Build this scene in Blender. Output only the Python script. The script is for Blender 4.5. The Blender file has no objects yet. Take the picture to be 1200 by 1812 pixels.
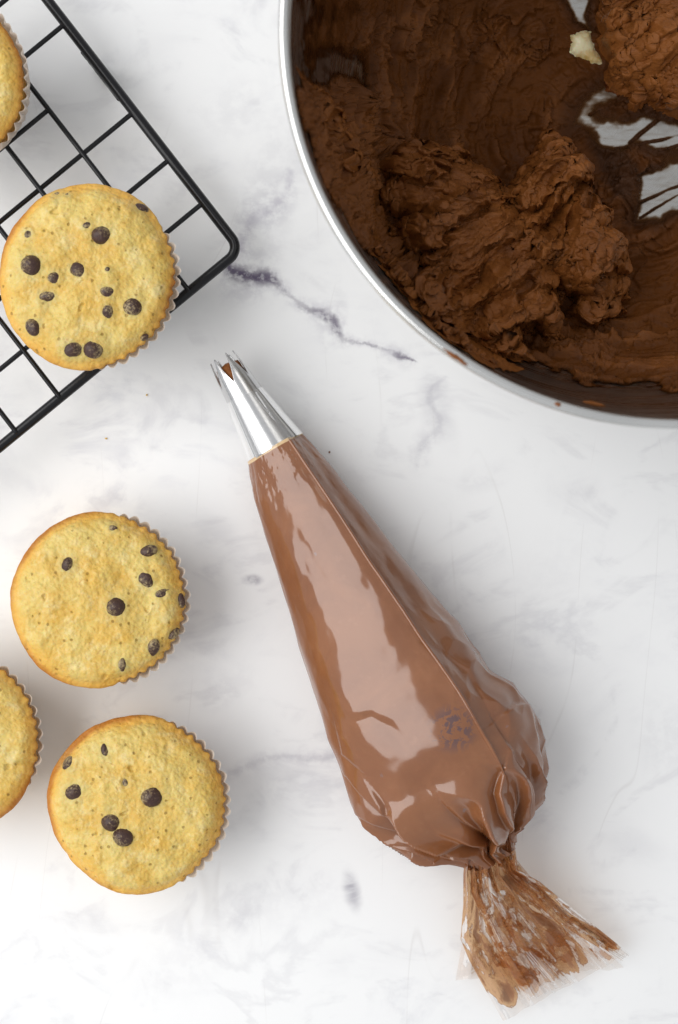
import bpy, math, random
import numpy as np
from mathutils import Vector, Matrix, Euler

random.seed(7)
S = bpy.context.scene
COL = S.collection

# ------------------------------------------------------------------ camera, world, light
H = 0.70                      # camera height above the marble (m)
PX = 0.000222                 # metres on the marble per photograph pixel
cam_d = bpy.data.cameras.new('camera')
cam_d.sensor_fit = 'VERTICAL'
cam_d.sensor_height = 36.0
cam_d.lens = 36.0 * H / (1812 * PX)
cam_d.clip_start = 0.01
cam_d.clip_end = 50
cam_d.dof.use_dof = True
cam_d.dof.focus_distance = H - 0.035
cam_d.dof.aperture_fstop = 10.0
cam = bpy.data.objects.new('camera', cam_d)
cam.location = (0, 0, H)
COL.objects.link(cam)
S.camera = cam

w = bpy.data.worlds.new('World')
S.world = w
w.use_nodes = True
bg = w.node_tree.nodes['Background']
bg.inputs['Color'].default_value = (0.965, 0.98, 1.0, 1)
bg.inputs['Strength'].default_value = 0.58


def area(name, loc, target, sx, sy, power, col=(1, 1, 1)):
    d = bpy.data.lights.new(name, 'AREA')
    d.shape = 'RECTANGLE'
    d.size, d.size_y = sx, sy
    d.energy = power
    d.color = col
    o = bpy.data.objects.new(name, d)
    o.location = loc
    o.rotation_euler = (Vector(target) - Vector(loc)).to_track_quat('-Z', 'Y').to_euler()
    COL.objects.link(o)
    return o


# one big soft window light from the left
area('window_light', (-1.78, 0.10, 1.93), (0.1, 0, 0.02), 3.1, 2.2, 65.0, (1.0, 0.992, 0.982))

S.view_settings.view_transform = 'Standard'
S.view_settings.look = 'None'
S.view_settings.exposure = 0.05
S.view_settings.gamma = 1.0
S.render.engine = 'CYCLES'
S.cycles.use_denoising = True
S.cycles.max_bounces = 10
S.cycles.transparent_max_bounces = 24
S.cycles.sample_clamp_indirect = 6.0


# ------------------------------------------------------------------ helpers
def P(px, py, z=0.0):
    k = PX * (H - z) / H
    return np.array([(px - 600.0) * k, (906.0 - py) * k, z])


def proj(V):
    k = PX * (H - V[..., 2]) / H
    return 600.0 + V[..., 0] / k, 906.0 - V[..., 1] / k


_rng = np.random.RandomState(11)
_perm = _rng.permutation(256)
_perm = np.concatenate([_perm, _perm, _perm])
_g = _rng.normal(size=(256, 3))
_g /= np.linalg.norm(_g, axis=1)[:, None]


def pnoise(x, y, z=0.0):
    """gradient noise, about -1..1"""
    x, y, z = np.broadcast_arrays(np.asarray(x, float), np.asarray(y, float), np.asarray(z, float))
    xi, yi, zi = np.floor(x).astype(int), np.floor(y).astype(int), np.floor(z).astype(int)
    xf, yf, zf = x - xi, y - yi, z - zi
    xi &= 255; yi &= 255; zi &= 255
    f = lambda t: t * t * t * (t * (t * 6 - 15) + 10)
    u, v, q = f(xf), f(yf), f(zf)
    out = 0
    for dx in (0, 1):
        a = _perm[xi + dx]
        wx = u if dx else 1 - u
        for dy in (0, 1):
            b = _perm[a + yi + dy]
            wy = v if dy else 1 - v
            for dz in (0, 1):
                g = _g[_perm[b + zi + dz]]
                wz = q if dz else 1 - q
                out = out + wx * wy * wz * (g[..., 0] * (xf - dx) + g[..., 1] * (yf - dy) + g[..., 2] * (zf - dz))
    return out * 1.6


def fbm(x, y, z=0.0, o=4, gain=0.5, lac=2.03):
    s, a, n = 0, 1.0, 0
    for i in range(o):
        s = s + a * pnoise(x, y, np.asarray(z) + 7.3 * i)
        n += a
        a *= gain
        x, y, z = x * lac, y * lac, np.asarray(z) * lac
    return s / n


def ridged(x, y, z=0.0, o=4, gain=0.5, lac=2.1):
    s, a, n = 0, 1.0, 0
    for i in range(o):
        s = s + a * (1 - np.abs(pnoise(x, y, np.asarray(z) + 5.1 * i)) * 1.7)
        n += a
        a *= gain
        x, y, z = x * lac, y * lac, np.asarray(z) * lac
    return s / n


def sstep(a, b, x):
    t = np.clip((x - a) / (b - a), 0, 1)
    return t * t * (3 - 2 * t)


def poly_sdf(x, y, poly):
    """positive inside"""
    p = np.asarray(poly, float)
    d = np.full(np.shape(x), 1e9)
    ins = np.zeros(np.shape(x), bool)
    for i in range(len(p)):
        a, b = p[i], p[(i + 1) % len(p)]
        ex, ey = b - a
        t = np.clip(((x - a[0]) * ex + (y - a[1]) * ey) / (ex * ex + ey * ey + 1e-20), 0, 1)
        d = np.minimum(d, np.hypot(x - a[0] - t * ex, y - a[1] - t * ey))
        c = ((a[1] > y) != (b[1] > y)) & (x < (b[0] - a[0]) * (y - a[1]) / (b[1] - a[1] + 1e-20) + a[0])
        ins ^= c
    return np.where(ins, d, -d)


def mesh_np(name, V, F, mat=None, parent=None, attrs=None, smooth=True):
    """V (n,3) verts, F (m,4) quads (or (m,3))"""
    V = np.ascontiguousarray(V, dtype=np.float32).reshape(-1, 3)
    F = np.ascontiguousarray(F, dtype=np.int32)
    k = F.shape[1]
    me = bpy.data.meshes.new(name)
    me.vertices.add(len(V))
    me.vertices.foreach_set('co', V.ravel())
    me.loops.add(F.size)
    me.loops.foreach_set('vertex_index', F.ravel())
    me.polygons.add(len(F))
    me.polygons.foreach_set('loop_start', np.arange(0, F.size, k, dtype=np.int32))
    me.update(calc_edges=True)
    me.validate()
    if smooth:
        me.polygons.foreach_set('use_smooth', np.ones(len(me.polygons), dtype=bool))
    for an, av in (attrs or {}).items():
        at = me.attributes.new(an, 'FLOAT', 'POINT')
        at.data.foreach_set('value', np.ascontiguousarray(av, dtype=np.float32).ravel())
    if mat:
        me.materials.append(mat)
    o = bpy.data.objects.new(name, me)
    COL.objects.link(o)
    if parent:
        o.parent = parent
    return o


def grid_faces(n, m, wrap_m=False, mask=None):
    i = np.arange(n - 1)[:, None]
    j = np.arange(m if wrap_m else m - 1)[None, :]
    j2 = (j + 1) % m
    F = np.stack([i * m + j, i * m + j2, (i + 1) * m + j2, (i + 1) * m + j], -1).reshape(-1, 4)
    if mask is not None:
        k = mask.ravel()
        F = F[k[F].all(1)]
    return F


def compact(V, F, attrs):
    used = np.zeros(len(V), bool)
    used[F.ravel()] = True
    idx = np.cumsum(used) - 1
    return V[used], idx[F], {k: v.ravel()[used] for k, v in attrs.items()}


def tube(pts, rad, seg=12, closed=False, caps=True):
    """swept tube; returns V, quads and caps as quads (fans collapsed)"""
    pts = [Vector(p) for p in pts]
    n = len(pts)
    V, F = [], []
    ref = Vector((0, 0, 1))
    rads = rad if hasattr(rad, '__len__') else [rad] * n
    for i in range(n):
        a = pts[(i - 1) % n] if (closed or i > 0) else pts[i]
        b = pts[(i + 1) % n] if (closed or i < n - 1) else pts[i]
        t = (b - a).normalized()
        r = ref if abs(t.z) < 0.95 else Vector((1, 0, 0))
        u = t.cross(r).normalized()
        v = u.cross(t)
        for k in range(seg):
            an = 2 * math.pi * k / seg
            V.append(pts[i] + (u * math.cos(an) + v * math.sin(an)) * rads[i])
    for i in range(n if closed else n - 1):
        for k in range(seg):
            a, b = i * seg + k, i * seg + (k + 1) % seg
            c, d = ((i + 1) % n) * seg + (k + 1) % seg, ((i + 1) % n) * seg + k
            F.append((a, b, c, d))
    return np.array([list(v) for v in V]), np.array(F)


def rounded_tube(a, b, rad, seg=10):
    """straight wire with rounded ends"""
    a, b = Vector(a), Vector(b)
    t = (b - a).normalized()
    pts, rr = [], []
    for k in range(4):
        an = math.pi / 2 * k / 3
        pts.append(a - t * rad * math.cos(an)); rr.append(max(rad * math.sin(an), 1e-5))
    for k in range(4):
        an = math.pi / 2 * k / 3
        pts.append(b + t * rad * math.sin(an)); rr.append(max(rad * math.cos(an), 1e-5))
    return tube(pts, rr, seg)


def empty(name, loc, label, cat, group=None):
    o = bpy.data.objects.new(name, None)
    o.empty_display_size = 0.01
    o.location = loc
    COL.objects.link(o)
    o['label'] = label
    o['category'] = cat
    if group:
        o['group'] = group
    return o


# ------------------------------------------------------------------ node helpers
class NT:
    def __init__(s, name):
        s.mat = bpy.data.materials.new(name)
        s.mat.use_nodes = True
        s.t = s.mat.node_tree
        s.t.nodes.clear()
        s.out = s.t.nodes.new('ShaderNodeOutputMaterial')

    def put(s, node, key, val):
        sock = node.inputs[key]
        if isinstance(val, bpy.types.NodeSocket):
            s.t.links.new(val, sock)
        elif val is not None:
            if isinstance(val, tuple) and len(val) == 3 and sock.type == 'RGBA':
                val = (*val, 1)
            sock.default_value = val

    def n(s, typ, ins=None, **props):
        nd = s.t.nodes.new('ShaderNode' + typ)
        for k, v in props.items():
            setattr(nd, k, v)
        for k, v in (ins or {}).items():
            s.put(nd, k, v)
        return nd

    def m(s, op, a, b=None, c=None, clamp=False):
        nd = s.n('Math', operation=op, use_clamp=clamp)
        for i, v in enumerate((a, b, c)):
            if v is not None:
                s.put(nd, i, v)
        return nd.outputs[0]

    def mix(s, f, a, b, blend='MIX'):
        nd = s.n('Mix', data_type='RGBA', blend_type=blend)
        s.put(nd, 0, f); s.put(nd, 6, a); s.put(nd, 7, b)
        return nd.outputs[2]

    def rng(s, v, a, b, c=0.0, d=1.0, smooth=True):
        nd = s.n('MapRange', {0: v, 1: a, 2: b, 3: c, 4: d})
        nd.interpolation_type = 'SMOOTHSTEP' if smooth else 'LINEAR'
        return nd.outputs[0]

    def noise(s, vec, scale, detail=4, rough=0.5, dist=0.0):
        nd = s.n('TexNoise', {'Scale': scale, 'Detail': detail, 'Roughness': rough, 'Distortion': dist})
        if vec is not None:
            s.put(nd, 'Vector', vec)
        return nd.outputs[0]

    def obj(s):
        return s.n('TexCoord').outputs['Object']

    def map(s, vec, loc=(0, 0, 0), rot=(0, 0, 0), scale=(1, 1, 1), typ='POINT'):
        nd = s.n('Mapping', {'Vector': vec, 'Location': loc, 'Rotation': rot, 'Scale': scale}, vector_type=typ)
        return nd.outputs[0]

    def attr(s, name):
        return s.n('Attribute', attribute_name=name).outputs['Fac']

    def bump(s, h, strength, dist, normal=None):
        nd = s.n('Bump', {'Height': h, 'Strength': strength, 'Distance': dist})
        if normal is not None:
            s.put(nd, 'Normal', normal)
        return nd.outputs[0]

    def bsdf(s, **k):
        nd = s.n('BsdfPrincipled')
        for a, v in k.items():
            s.put(nd, a.replace('_', ' '), v)
        return nd

    def done(s, shader):
        s.t.links.new(shader.outputs[0] if hasattr(shader, 'outputs') else shader, s.out.inputs['Surface'])
        return s.mat


# ------------------------------------------------------------------ materials
def mat_marble():
    t = NT('white_marble')
    co = t.obj()                                   # metres on the slab
    big = t.noise(co, 9.0, 6, 0.6, 0.6)
    mid = t.noise(t.map(co, rot=(0, 0, 0.6), scale=(1.0, 1.6, 1)), 26.0, 7, 0.62, 1.2)
    warp = t.noise(co, 30.0, 4, 0.6)
    fine = t.noise(co, 170.0, 5, 0.65)
    cloud = t.m('MULTIPLY', t.rng(big, 0.46, 0.68), t.rng(mid, 0.42, 0.68))
    # soft wispy lines: where a warped noise passes its middle
    wn = t.noise(t.map(co, rot=(0, 0, 0.35), scale=(1, 1.3, 1)), 11.0, 6, 0.55, 1.5)
    wisp = t.rng(t.m('ABSOLUTE', t.m('SUBTRACT', wn, 0.5)), 0.0, 0.05, 1, 0)
    wisp = t.m('MULTIPLY', wisp, t.rng(mid, 0.44, 0.62))
    base = t.mix(t.m('MULTIPLY', cloud, 0.72), (0.885, 0.887, 0.888), (0.655, 0.658, 0.70))
    base = t.mix(t.m('MULTIPLY', wisp, 0.16), base, (0.40, 0.39, 0.44))
    # named smudges of grey: (px, py, rx, ry, angle, strength)
    spots = [(470, 350, 60, 130, -25, .55), (560, 290, 120, 60, 20, .30), (600, 300, 90, 160, 0, .25),
             (775, 735, 30, 75, 15, .5), (745, 800, 26, 40, -10, .4), (1010, 865, 55, 40, 0, .32),
             (850, 850, 60, 30, 20, .28), (622, 1572, 17, 42, 8, 1.0), (448, 1026, 20, 11, 0, .9), (480, 1036, 24, 10, 25, .65),
             (400, 1215, 60, 40, 20, .35), (480, 1365, 110, 26, 12, .38), (420, 1625, 50, 36, 30, .38),
             (120, 1620, 130, 32, -15, .30), (1170, 1310, 60, 90, 10, .25), (1120, 1490, 90, 40, -20, .28),
             (500, 1590, 140, 70, 10, .2), (330, 25, 90, 60, 30, .22), (420, 190, 80, 60, 30, .25), (385, 960, 45, 70, 0, .35),
             (330, 1700, 120, 60, 20, .22), (1060, 1230, 120, 60, 60, .18), (1000, 1000, 160, 60, 40, .12), (640, 1700, 120, 40, 10, .2)]
    for i, (x, y, rx, ry, an, st) in enumerate(spots):
        p = P(x, y)
        v = t.map(co, loc=(p[0], p[1], 0), rot=(0, 0, math.radians(an)), scale=(rx * PX, ry * PX, 1), typ='TEXTURE')
        ln = t.n('VectorMath', {0: v}, operation='LENGTH').outputs['Value']
        ln = t.m('ADD', ln, t.m('MULTIPLY', t.m('SUBTRACT', warp, 0.5), 1.7))
        f = t.m('MULTIPLY', t.rng(ln, 0.1, 1.25, 1, 0), t.rng(mid if i % 2 else fine, 0.38, 0.60, 0.25, 1))
        dk = (0.19, 0.175, 0.24) if st > .7 else (0.40, 0.39, 0.44)
        base = t.mix(t.m('MULTIPLY', f, st * (0.7 if st > .7 else 0.5)), base, dk)

    # drawn veins: axis a->b, sideways offsets, widths and strengths along it
    def vein(base, a, b, offs, wid, stren, col, halo):
        a3, b3 = P(*a), P(*b)
        L = float(np.hypot(*(b3 - a3)[:2]))
        an = math.atan2(b3[1] - a3[1], b3[0] - a3[0])
        v = t.map(co, loc=(a3[0], a3[1], 0), rot=(0, 0, an), scale=(L, L, 1), typ='TEXTURE')
        sp = t.n('SeparateXYZ', {0: v})
        u, q = sp.outputs[0], sp.outputs[1]

        def curve(pts):
            nd = t.n('FloatCurve', {'Value': u})
            c = nd.mapping.curves[0]
            c.points[0].location = pts[0]
            c.points[-1].location = pts[-1]
            for p in pts[1:-1]:
                c.points.new(*p)
            nd.mapping.update()
            return nd.outputs[0]
        off = t.m('SUBTRACT', curve([(x, y + 0.5) for x, y in offs]), 0.5)
        j1 = t.m('MULTIPLY', t.m('SUBTRACT', t.noise(co, 60.0, 5, 0.6), 0.5), 0.055)
        j2 = t.m('MULTIPLY', t.m('SUBTRACT', t.noise(co, 260.0, 4, 0.6), 0.5), 0.045)
        d = t.m('ABSOLUTE', t.m('ADD', t.m('SUBTRACT', q, off), t.m('ADD', j1, j2)))
        r = t.m('DIVIDE', d, t.m('MAXIMUM', curve(wid), 0.002))
        s = curve(stren)
        ends = t.m('MULTIPLY', t.rng(u, -0.01, 0.02), t.rng(u, 0.97, 1.02, 1, 0))
        core = t.m('MULTIPLY', t.m('MULTIPLY', t.m('MULTIPLY', t.rng(r, 0.05, 1.5, 1, 0), s), ends), t.rng(t.noise(co, 330.0, 4, .65), .36, .52, .45, 1))
        hl = t.m('MULTIPLY', t.m('MULTIPLY', t.rng(r, 0.5, 4.5, 1, 0), t.rng(fine, .35, .65)), t.m('MULTIPLY', ends, halo))
        base = t.mix(hl, base, (0.45, 0.43, 0.50))
        return t.mix(core, base, col)
    base = vein(base, (398, 470), (738, 640),
                [(0, .0), (.10, -.002), (.22, .036), (.33, .012), (.42, -.008), (.55, .0), (.60, -.035), (.65, -.058), (.77, -.03), (.9, -.012), (1, 0)],
                [(0, .035), (.08, .048), (.2, .042), (.26, .024), (.34, .013), (.44, .018), (.52, .026), (.585, .036), (.65, .014), (.8, .009), (.94, .013), (1, .006)],
                [(0, .95), (.12, 1), (.22, .95), (.27, .55), (.34, .35), (.45, .6), (.56, .8), (.62, .65), (.68, .3), (.78, .5), (.85, .25), (.94, .8), (1, .5)],
                (0.105, 0.082, 0.14), 0.42)
    base = vein(base, (425, 445), (520, 300), [(0, .0), (.3, .08), (.6, -.06), (1, .03)], [(0, .04), (.5, .06), (1, .02)],
                [(0, .35), (.5, .25), (1, .1)], (0.34, 0.31, 0.40), 0.35)
    base = vein(base, (790, 665), (738, 830), [(0, .0), (.25, -.1), (.5, .08), (.8, -.03), (1, .0)], [(0, .02), (.5, .05), (1, .02)],
                [(0, .15), (.35, .28), (.7, .2), (1, .05)], (0.36, 0.35, 0.41), 0.2)
    base = vein(base, (400, 1372), (690, 1300), [(0, .0), (.3, .03), (.6, -.03), (1, .02)], [(0, .012), (.5, .02), (1, .008)],
                [(0, .1), (.4, .28), (1, .1)], (0.40, 0.39, 0.44), 0.25)
    # hairline scratches
    for k, (sc, rz) in enumerate(((7.0, .2), (5.0, 1.3))):
        ns = t.noise(t.map(co, loc=(3.1 * k, 1, 0), rot=(0, 0, rz), scale=(2.6, 0.5, 1)), sc, 1.5, 0.4)
        ln = t.rng(t.m('ABSOLUTE', t.m('SUBTRACT', ns, 0.5)), 0, 0.0022, 1, 0)
        ln = t.m('MULTIPLY', ln, t.rng(t.noise(co, 22 + 9 * k, 2), .48, .62))
        base = t.mix(t.m('MULTIPLY', ln, 0.22), base, (0.55, 0.53, 0.52))
    nb = t.bump(t.noise(co, 400, 3), 0.03, 0.0005)
    b = t.bsdf(Base_Color=base, Roughness=t.rng(fine, .3, .7, .38, .5), Specular_IOR_Level=0.35, Normal=nb)
    return t.done(b)


def mat_cake():
    t = NT('yellow_cake')
    co = t.obj()
    bake = t.attr('bake')
    n1 = t.noise(co, 95, 4, .6)
    n2 = t.noise(co, 460, 4, .65, .2)
    n3 = t.noise(co, 1500, 3, .6)
    n4 = t.noise(t.map(co, loc=(.7, .2, .1)), 140, 5, .6, .4)
    c = t.mix(t.rng(n1, .35, .68), (0.72, 0.545, 0.165), (0.70, 0.435, 0.082))
    c = t.mix(t.rng(n4, .50, .72, 0, .75), c, (0.80, 0.665, 0.31))
    c = t.mix(t.rng(n2, .52, .72, 0, .35), c, (0.82, 0.68, 0.33))
    c = t.mix(t.rng(n2, .46, .32, 0, .45), c, (0.58, 0.345, 0.07))
    # baked edge
    e = t.m('ADD', bake, t.m('MULTIPLY', t.m('SUBTRACT', n1, .5), .45))
    c = t.mix(t.rng(e, .50, .95, 0, .75), c, (0.78, 0.43, 0.075))
    c = t.mix(t.rng(e, .90, 1.45, 0, .95), c, (0.46, 0.17, 0.022))
    # greyish bleed round the chips
    g = t.m('MULTIPLY', t.attr('stain'), t.rng(n2, .3, .6, .4, 1))
    c = t.mix(t.m('MULTIPLY', g, .55), c, (0.50, 0.45, 0.20))
    # brown caramel flecks
    fl = t.rng(t.noise(t.map(co, loc=(.3, .1, 0)), 230, 3, .6, 1.0), .655, .73)
    c = t.mix(t.m('MULTIPLY', fl, .55), c, (0.52, 0.27, 0.07))
    vor = t.n('TexVoronoi', {'Vector': co, 'Scale': 330.0, 'Randomness': 1.0})
    sel = t.n('SeparateColor', {0: vor.outputs['Color']}).outputs[0]
    pore = t.m('MULTIPLY', t.rng(t.m('ADD', vor.outputs['Distance'], t.m('MULTIPLY', t.m('SUBTRACT', n3, .5), .25)), .10, .24, 1, 0),
               t.rng(sel, .72, .78))
    c = t.mix(t.m('MULTIPLY', pore, .7), c, (0.30, 0.165, 0.025))
    vs = t.n('TexVoronoi', {'Vector': t.n('VectorMath', {0: co, 1: t.n('VectorMath', {0: t.n('TexNoise', {'Vector': co, 'Scale': 300.0}).outputs['Color'], 3: .0016}, operation='SCALE').outputs[0]}, operation='ADD').outputs[0],
                              'Scale': 620.0, 'Smoothness': .6}, feature='SMOOTH_F1')
    peb = t.m('SUBTRACT', 1.0, vs.outputs['Distance'])
    h = t.m('ADD', t.m('MULTIPLY', n2, .55), t.m('ADD', t.m('MULTIPLY', n3, .22), t.m('MULTIPLY', peb, .75)))
    h = t.m('SUBTRACT', h, t.m('MULTIPLY', pore, 1.0))
    nb = t.bump(h, 0.52, 0.0011)
    b = t.bsdf(Base_Color=c, Roughness=t.rng(n2, .3, .7, .62, .42), Specular_IOR_Level=.35, Normal=nb,
               Subsurface_Weight=.35, Subsurface_Radius=(1.0, .55, .2), Subsurface_Scale=.0012)
    return t.done(b)


def mat_paper():
    t = NT('white_paper')
    co = t.obj()
    n = t.noise(co, 300, 3)
    c = t.mix(t.rng(n, .3, .7), (0.80, 0.765, 0.73), (0.74, 0.69, 0.62))
    d = t.bsdf(Base_Color=c, Roughness=.6, Specular_IOR_Level=.3)
    tr = t.n('BsdfTranslucent', {'Color': (0.80, 0.70, 0.58, 1)})
    mx = t.n('MixShader', {0: .3, 1: d.outputs[0], 2: tr.outputs[0]})
    return t.done(mx)


def mat_chip():
    t = NT('dark_chocolate_chip')
    co = t.obj()
    w = t.n('NewGeometry').outputs['Position']
    n = t.noise(w, 1050, 5, .72)
    oi = t.n('ObjectInfo').outputs['Random']
    sp = t.n('SeparateXYZ', {0: co})
    an = t.m('MULTIPLY', oi, 40.0)
    side = t.m('ADD', t.m('MULTIPLY', sp.outputs[0], t.m('COSINE', an)), t.m('MULTIPLY', sp.outputs[1], t.m('SINE', an)))
    cr = t.n('Attribute', attribute_name='crumb', attribute_type='OBJECT').outputs['Fac']
    f = t.m('ADD', t.m('ADD', n, t.m('MULTIPLY', side, .16)), t.m('MULTIPLY', cr, .13))
    f = t.rng(f, .50, .80)
    c = t.mix(t.rng(n, .3, .7), (0.046, 0.022, 0.018), (0.080, 0.040, 0.031))
    c = t.mix(t.m('MULTIPLY', f, .85), c, (0.44, 0.34, 0.17))
    nb = t.bump(n, .4, .0006)
    return t.done(t.bsdf(Base_Color=c, Roughness=.38, Specular_IOR_Level=.4, Normal=nb))


def mat_black_metal():
    t = NT('black_coated_wire')
    n = t.noise(t.obj(), 900, 3)
    nb = t.bump(n, .15, .0003)
    return t.done(t.bsdf(Base_Color=(0.006, 0.006, 0.0075), Roughness=.27, Specular_IOR_Level=.34, Normal=nb))


def mat_steel(name, rough=.24, col=(.66, .655, .64), brushed=True):
    t = NT(name)
    co = t.obj()
    sp = t.n('SeparateXYZ', {0: co})
    ang = t.m('ARCTAN2', sp.outputs[1], sp.outputs[0])
    rr = t.m('SQRT', t.m('ADD', t.m('POWER', sp.outputs[0], 2), t.m('POWER', sp.outputs[1], 2)))
    cv = t.n('CombineXYZ', {0: t.m('MULTIPLY', ang, 1.2), 1: t.m('MULTIPLY', rr, 1500.0), 2: t.m('MULTIPLY', sp.outputs[2], 150.0)})
    n = t.noise(cv.outputs[0], 1.0, 3, .6)
    n2 = t.noise(co, 40, 4)
    nb = t.bump(t.m('MULTIPLY', t.m('SUBTRACT', n, .5), t.rng(rr, .002, .03)) if brushed else n, .025 if brushed else .02, .0002)
    c = t.mix(t.rng(n2, .35, .7, 0, .4), col, tuple(v * .8 for v in col))
    return t.done(t.bsdf(Base_Color=c, Metallic=1.0, Roughness=t.rng(n, .3, .7, rough * .8, rough * 1.3), Normal=nb))


def mat_frosting():
    t = NT('chocolate_frosting')
    co = t.obj()
    n1 = t.noise(co, 45, 4, .6, .5)
    n2 = t.noise(t.map(co, rot=(0, 0, .7), scale=(1, 3.2, 1.6)), 210, 5, .6, .9)
    n3 = t.noise(t.map(co, rot=(.4, .2, .3), scale=(1, 2.6, 1.4)), 820, 4, .65, .8)
    c = t.mix(t.rng(n1, .35, .66), (0.205, 0.066, 0.0135), (0.29, 0.098, 0.021))
    c = t.mix(t.rng(n2, .45, .28, 0, .55), c, (0.12, 0.040, 0.011))
    c = t.mix(t.rng(t.attr('rel'), .15, .95, .72, 0), c, (0.058, 0.017, 0.0036))   # pressed-on smear darker than the airy heap, with bowl shade painted into its colour
    c = t.mix(t.attr('thin'), c, (0.045, 0.018, 0.008))
    vor = t.n('TexVoronoi', {'Vector': co, 'Scale': 260.0})
    sel = t.n('SeparateColor', {0: vor.outputs['Color']}).outputs[0]
    pit = t.m('MULTIPLY', t.rng(t.m('ADD', vor.outputs['Distance'], t.m('MULTIPLY', t.m('SUBTRACT', n2, .5), .5)), .10, .26, 1, 0), t.rng(sel, .74, .78))
    h = t.m('SUBTRACT', t.m('ADD', n2, t.m('MULTIPLY', n3, .42)), t.m('MULTIPLY', pit, .9))
    nb = t.bump(t.m('MULTIPLY', h, t.rng(t.attr('rel'), 0, 1, .30, .8)), .55, .0014)
    b = t.bsdf(Base_Color=c, Roughness=t.rng(n2, .3, .7, .36, .52), Specular_IOR_Level=t.rng(t.attr('rel'), 0, 1, .08, .26), Normal=nb)
    # thin smears let the steel through
    cov = t.m('ADD', t.attr('cover'), t.m('MULTIPLY', t.m('SUBTRACT', t.noise(t.map(co, rot=(0, 0, .5), scale=(1, 4, 1)), 150, 4, .6), .5), .35))
    al = t.rng(cov, .05, .75)
    tr = t.n('BsdfTransparent', {'Color': t.mix(t.rng(cov, -.05, .35), (1, 1, 1), (.42, .27, .15))})
    mx = t.n('MixShader', {0: al, 1: tr.outputs[0], 2: b.outputs[0]})
    return t.done(mx)


def mat_butter():
    t = NT('cream_butter')
    co = t.obj()
    n = t.noise(co, 120, 4, .6)
    c = t.mix(t.rng(n, .4, .68), (0.90, 0.82, 0.52), (0.62, 0.42, 0.14))
    return t.done(t.bsdf(Base_Color=c, Roughness=.3, Normal=t.bump(n, .2, .001), Subsurface_Weight=.2, Subsurface_Scale=.001))


def mat_bag():
    t = NT('chocolate_behind_clear_film')
    co = t.obj()
    w = t.n('NewGeometry').outputs['Position']
    n1 = t.noise(w, 38, 5, .6, .8)
    n2 = t.noise(w, 210, 4, .6)
    c = t.mix(t.rng(n1, .32, .70), (0.212, 0.073, 0.023), (0.262, 0.097, 0.033))
    c = t.mix(t.rng(n2, .55, .75, 0, .16), c, (0.37, 0.165, 0.078))
    # tan greasy edge next to the nozzle
    fr = t.attr('front')
    e = t.m('ADD', fr, t.m('MULTIPLY', t.m('SUBTRACT', t.noise(w, 160, 3), .5), .55))
    c = t.mix(t.rng(e, .38, .52), c, (0.66, 0.46, 0.25))
    # bare purple-grey spot where an air pocket sits
    p = P(800, 1288, .05)
    d = t.n('VectorMath', {0: w, 1: (p[0], p[1], p[2])}, operation='DISTANCE').outputs['Value']
    k = t.noise(w, 260, 4, .65, .8)
    spot = t.m('MULTIPLY', t.rng(d, .0055, .011, 1, 0), t.rng(k, .50, .54))
    c = t.mix(spot, c, (0.11, 0.052, 0.050))
    # little air specks
    vor = t.n('TexVoronoi', {'Vector': w, 'Scale': 130.0})
    sel = t.n('SeparateColor', {0: vor.outputs['Color']}).outputs[0]
    sp = t.m('MULTIPLY', t.rng(t.m('ADD', vor.outputs['Distance'], t.m('MULTIPLY', t.m('SUBTRACT', k, .5), .5)), .06, .12, 1, 0), t.rng(sel, .86, .88))
    c = t.mix(t.m('MULTIPLY', sp, .65), c, (0.20, 0.13, 0.12))
    nb = t.bump(t.noise(w, 55, 2, .4), .06, .002)
    b = t.bsdf(Base_Color=c, Roughness=.5, Specular_IOR_Level=.2, Coat_Weight=1.0, Coat_Roughness=.11, Coat_IOR=1.64,
               Coat_Normal=nb, Subsurface_Weight=.15, Subsurface_Radius=(1, .5, .3), Subsurface_Scale=.001)
    return t.done(b)


def mat_clear(name='clear_film', tint=(.95, .95, .95)):
    t = NT(name)
    fr = t.n('Fresnel', {'IOR': 1.45})
    tr = t.n('BsdfTransparent', {'Color': (*tint, 1)})
    gl = t.n('BsdfGlossy', {'Color': (1, 1, 1, 1), 'Roughness': .06})
    f = t.m('MINIMUM', t.m('ADD', t.m('MULTIPLY', fr.outputs[0], 1.1), .03), .8)
    df = t.n('BsdfDiffuse', {'Color': (.8, .8, .82, 1)})
    b0 = t.n('MixShader', {0: .12, 1: tr.outputs[0], 2: df.outputs[0]})
    return t.done(t.n('MixShader', {0: f, 1: b0.outputs[0], 2: gl.outputs[0]}))


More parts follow.
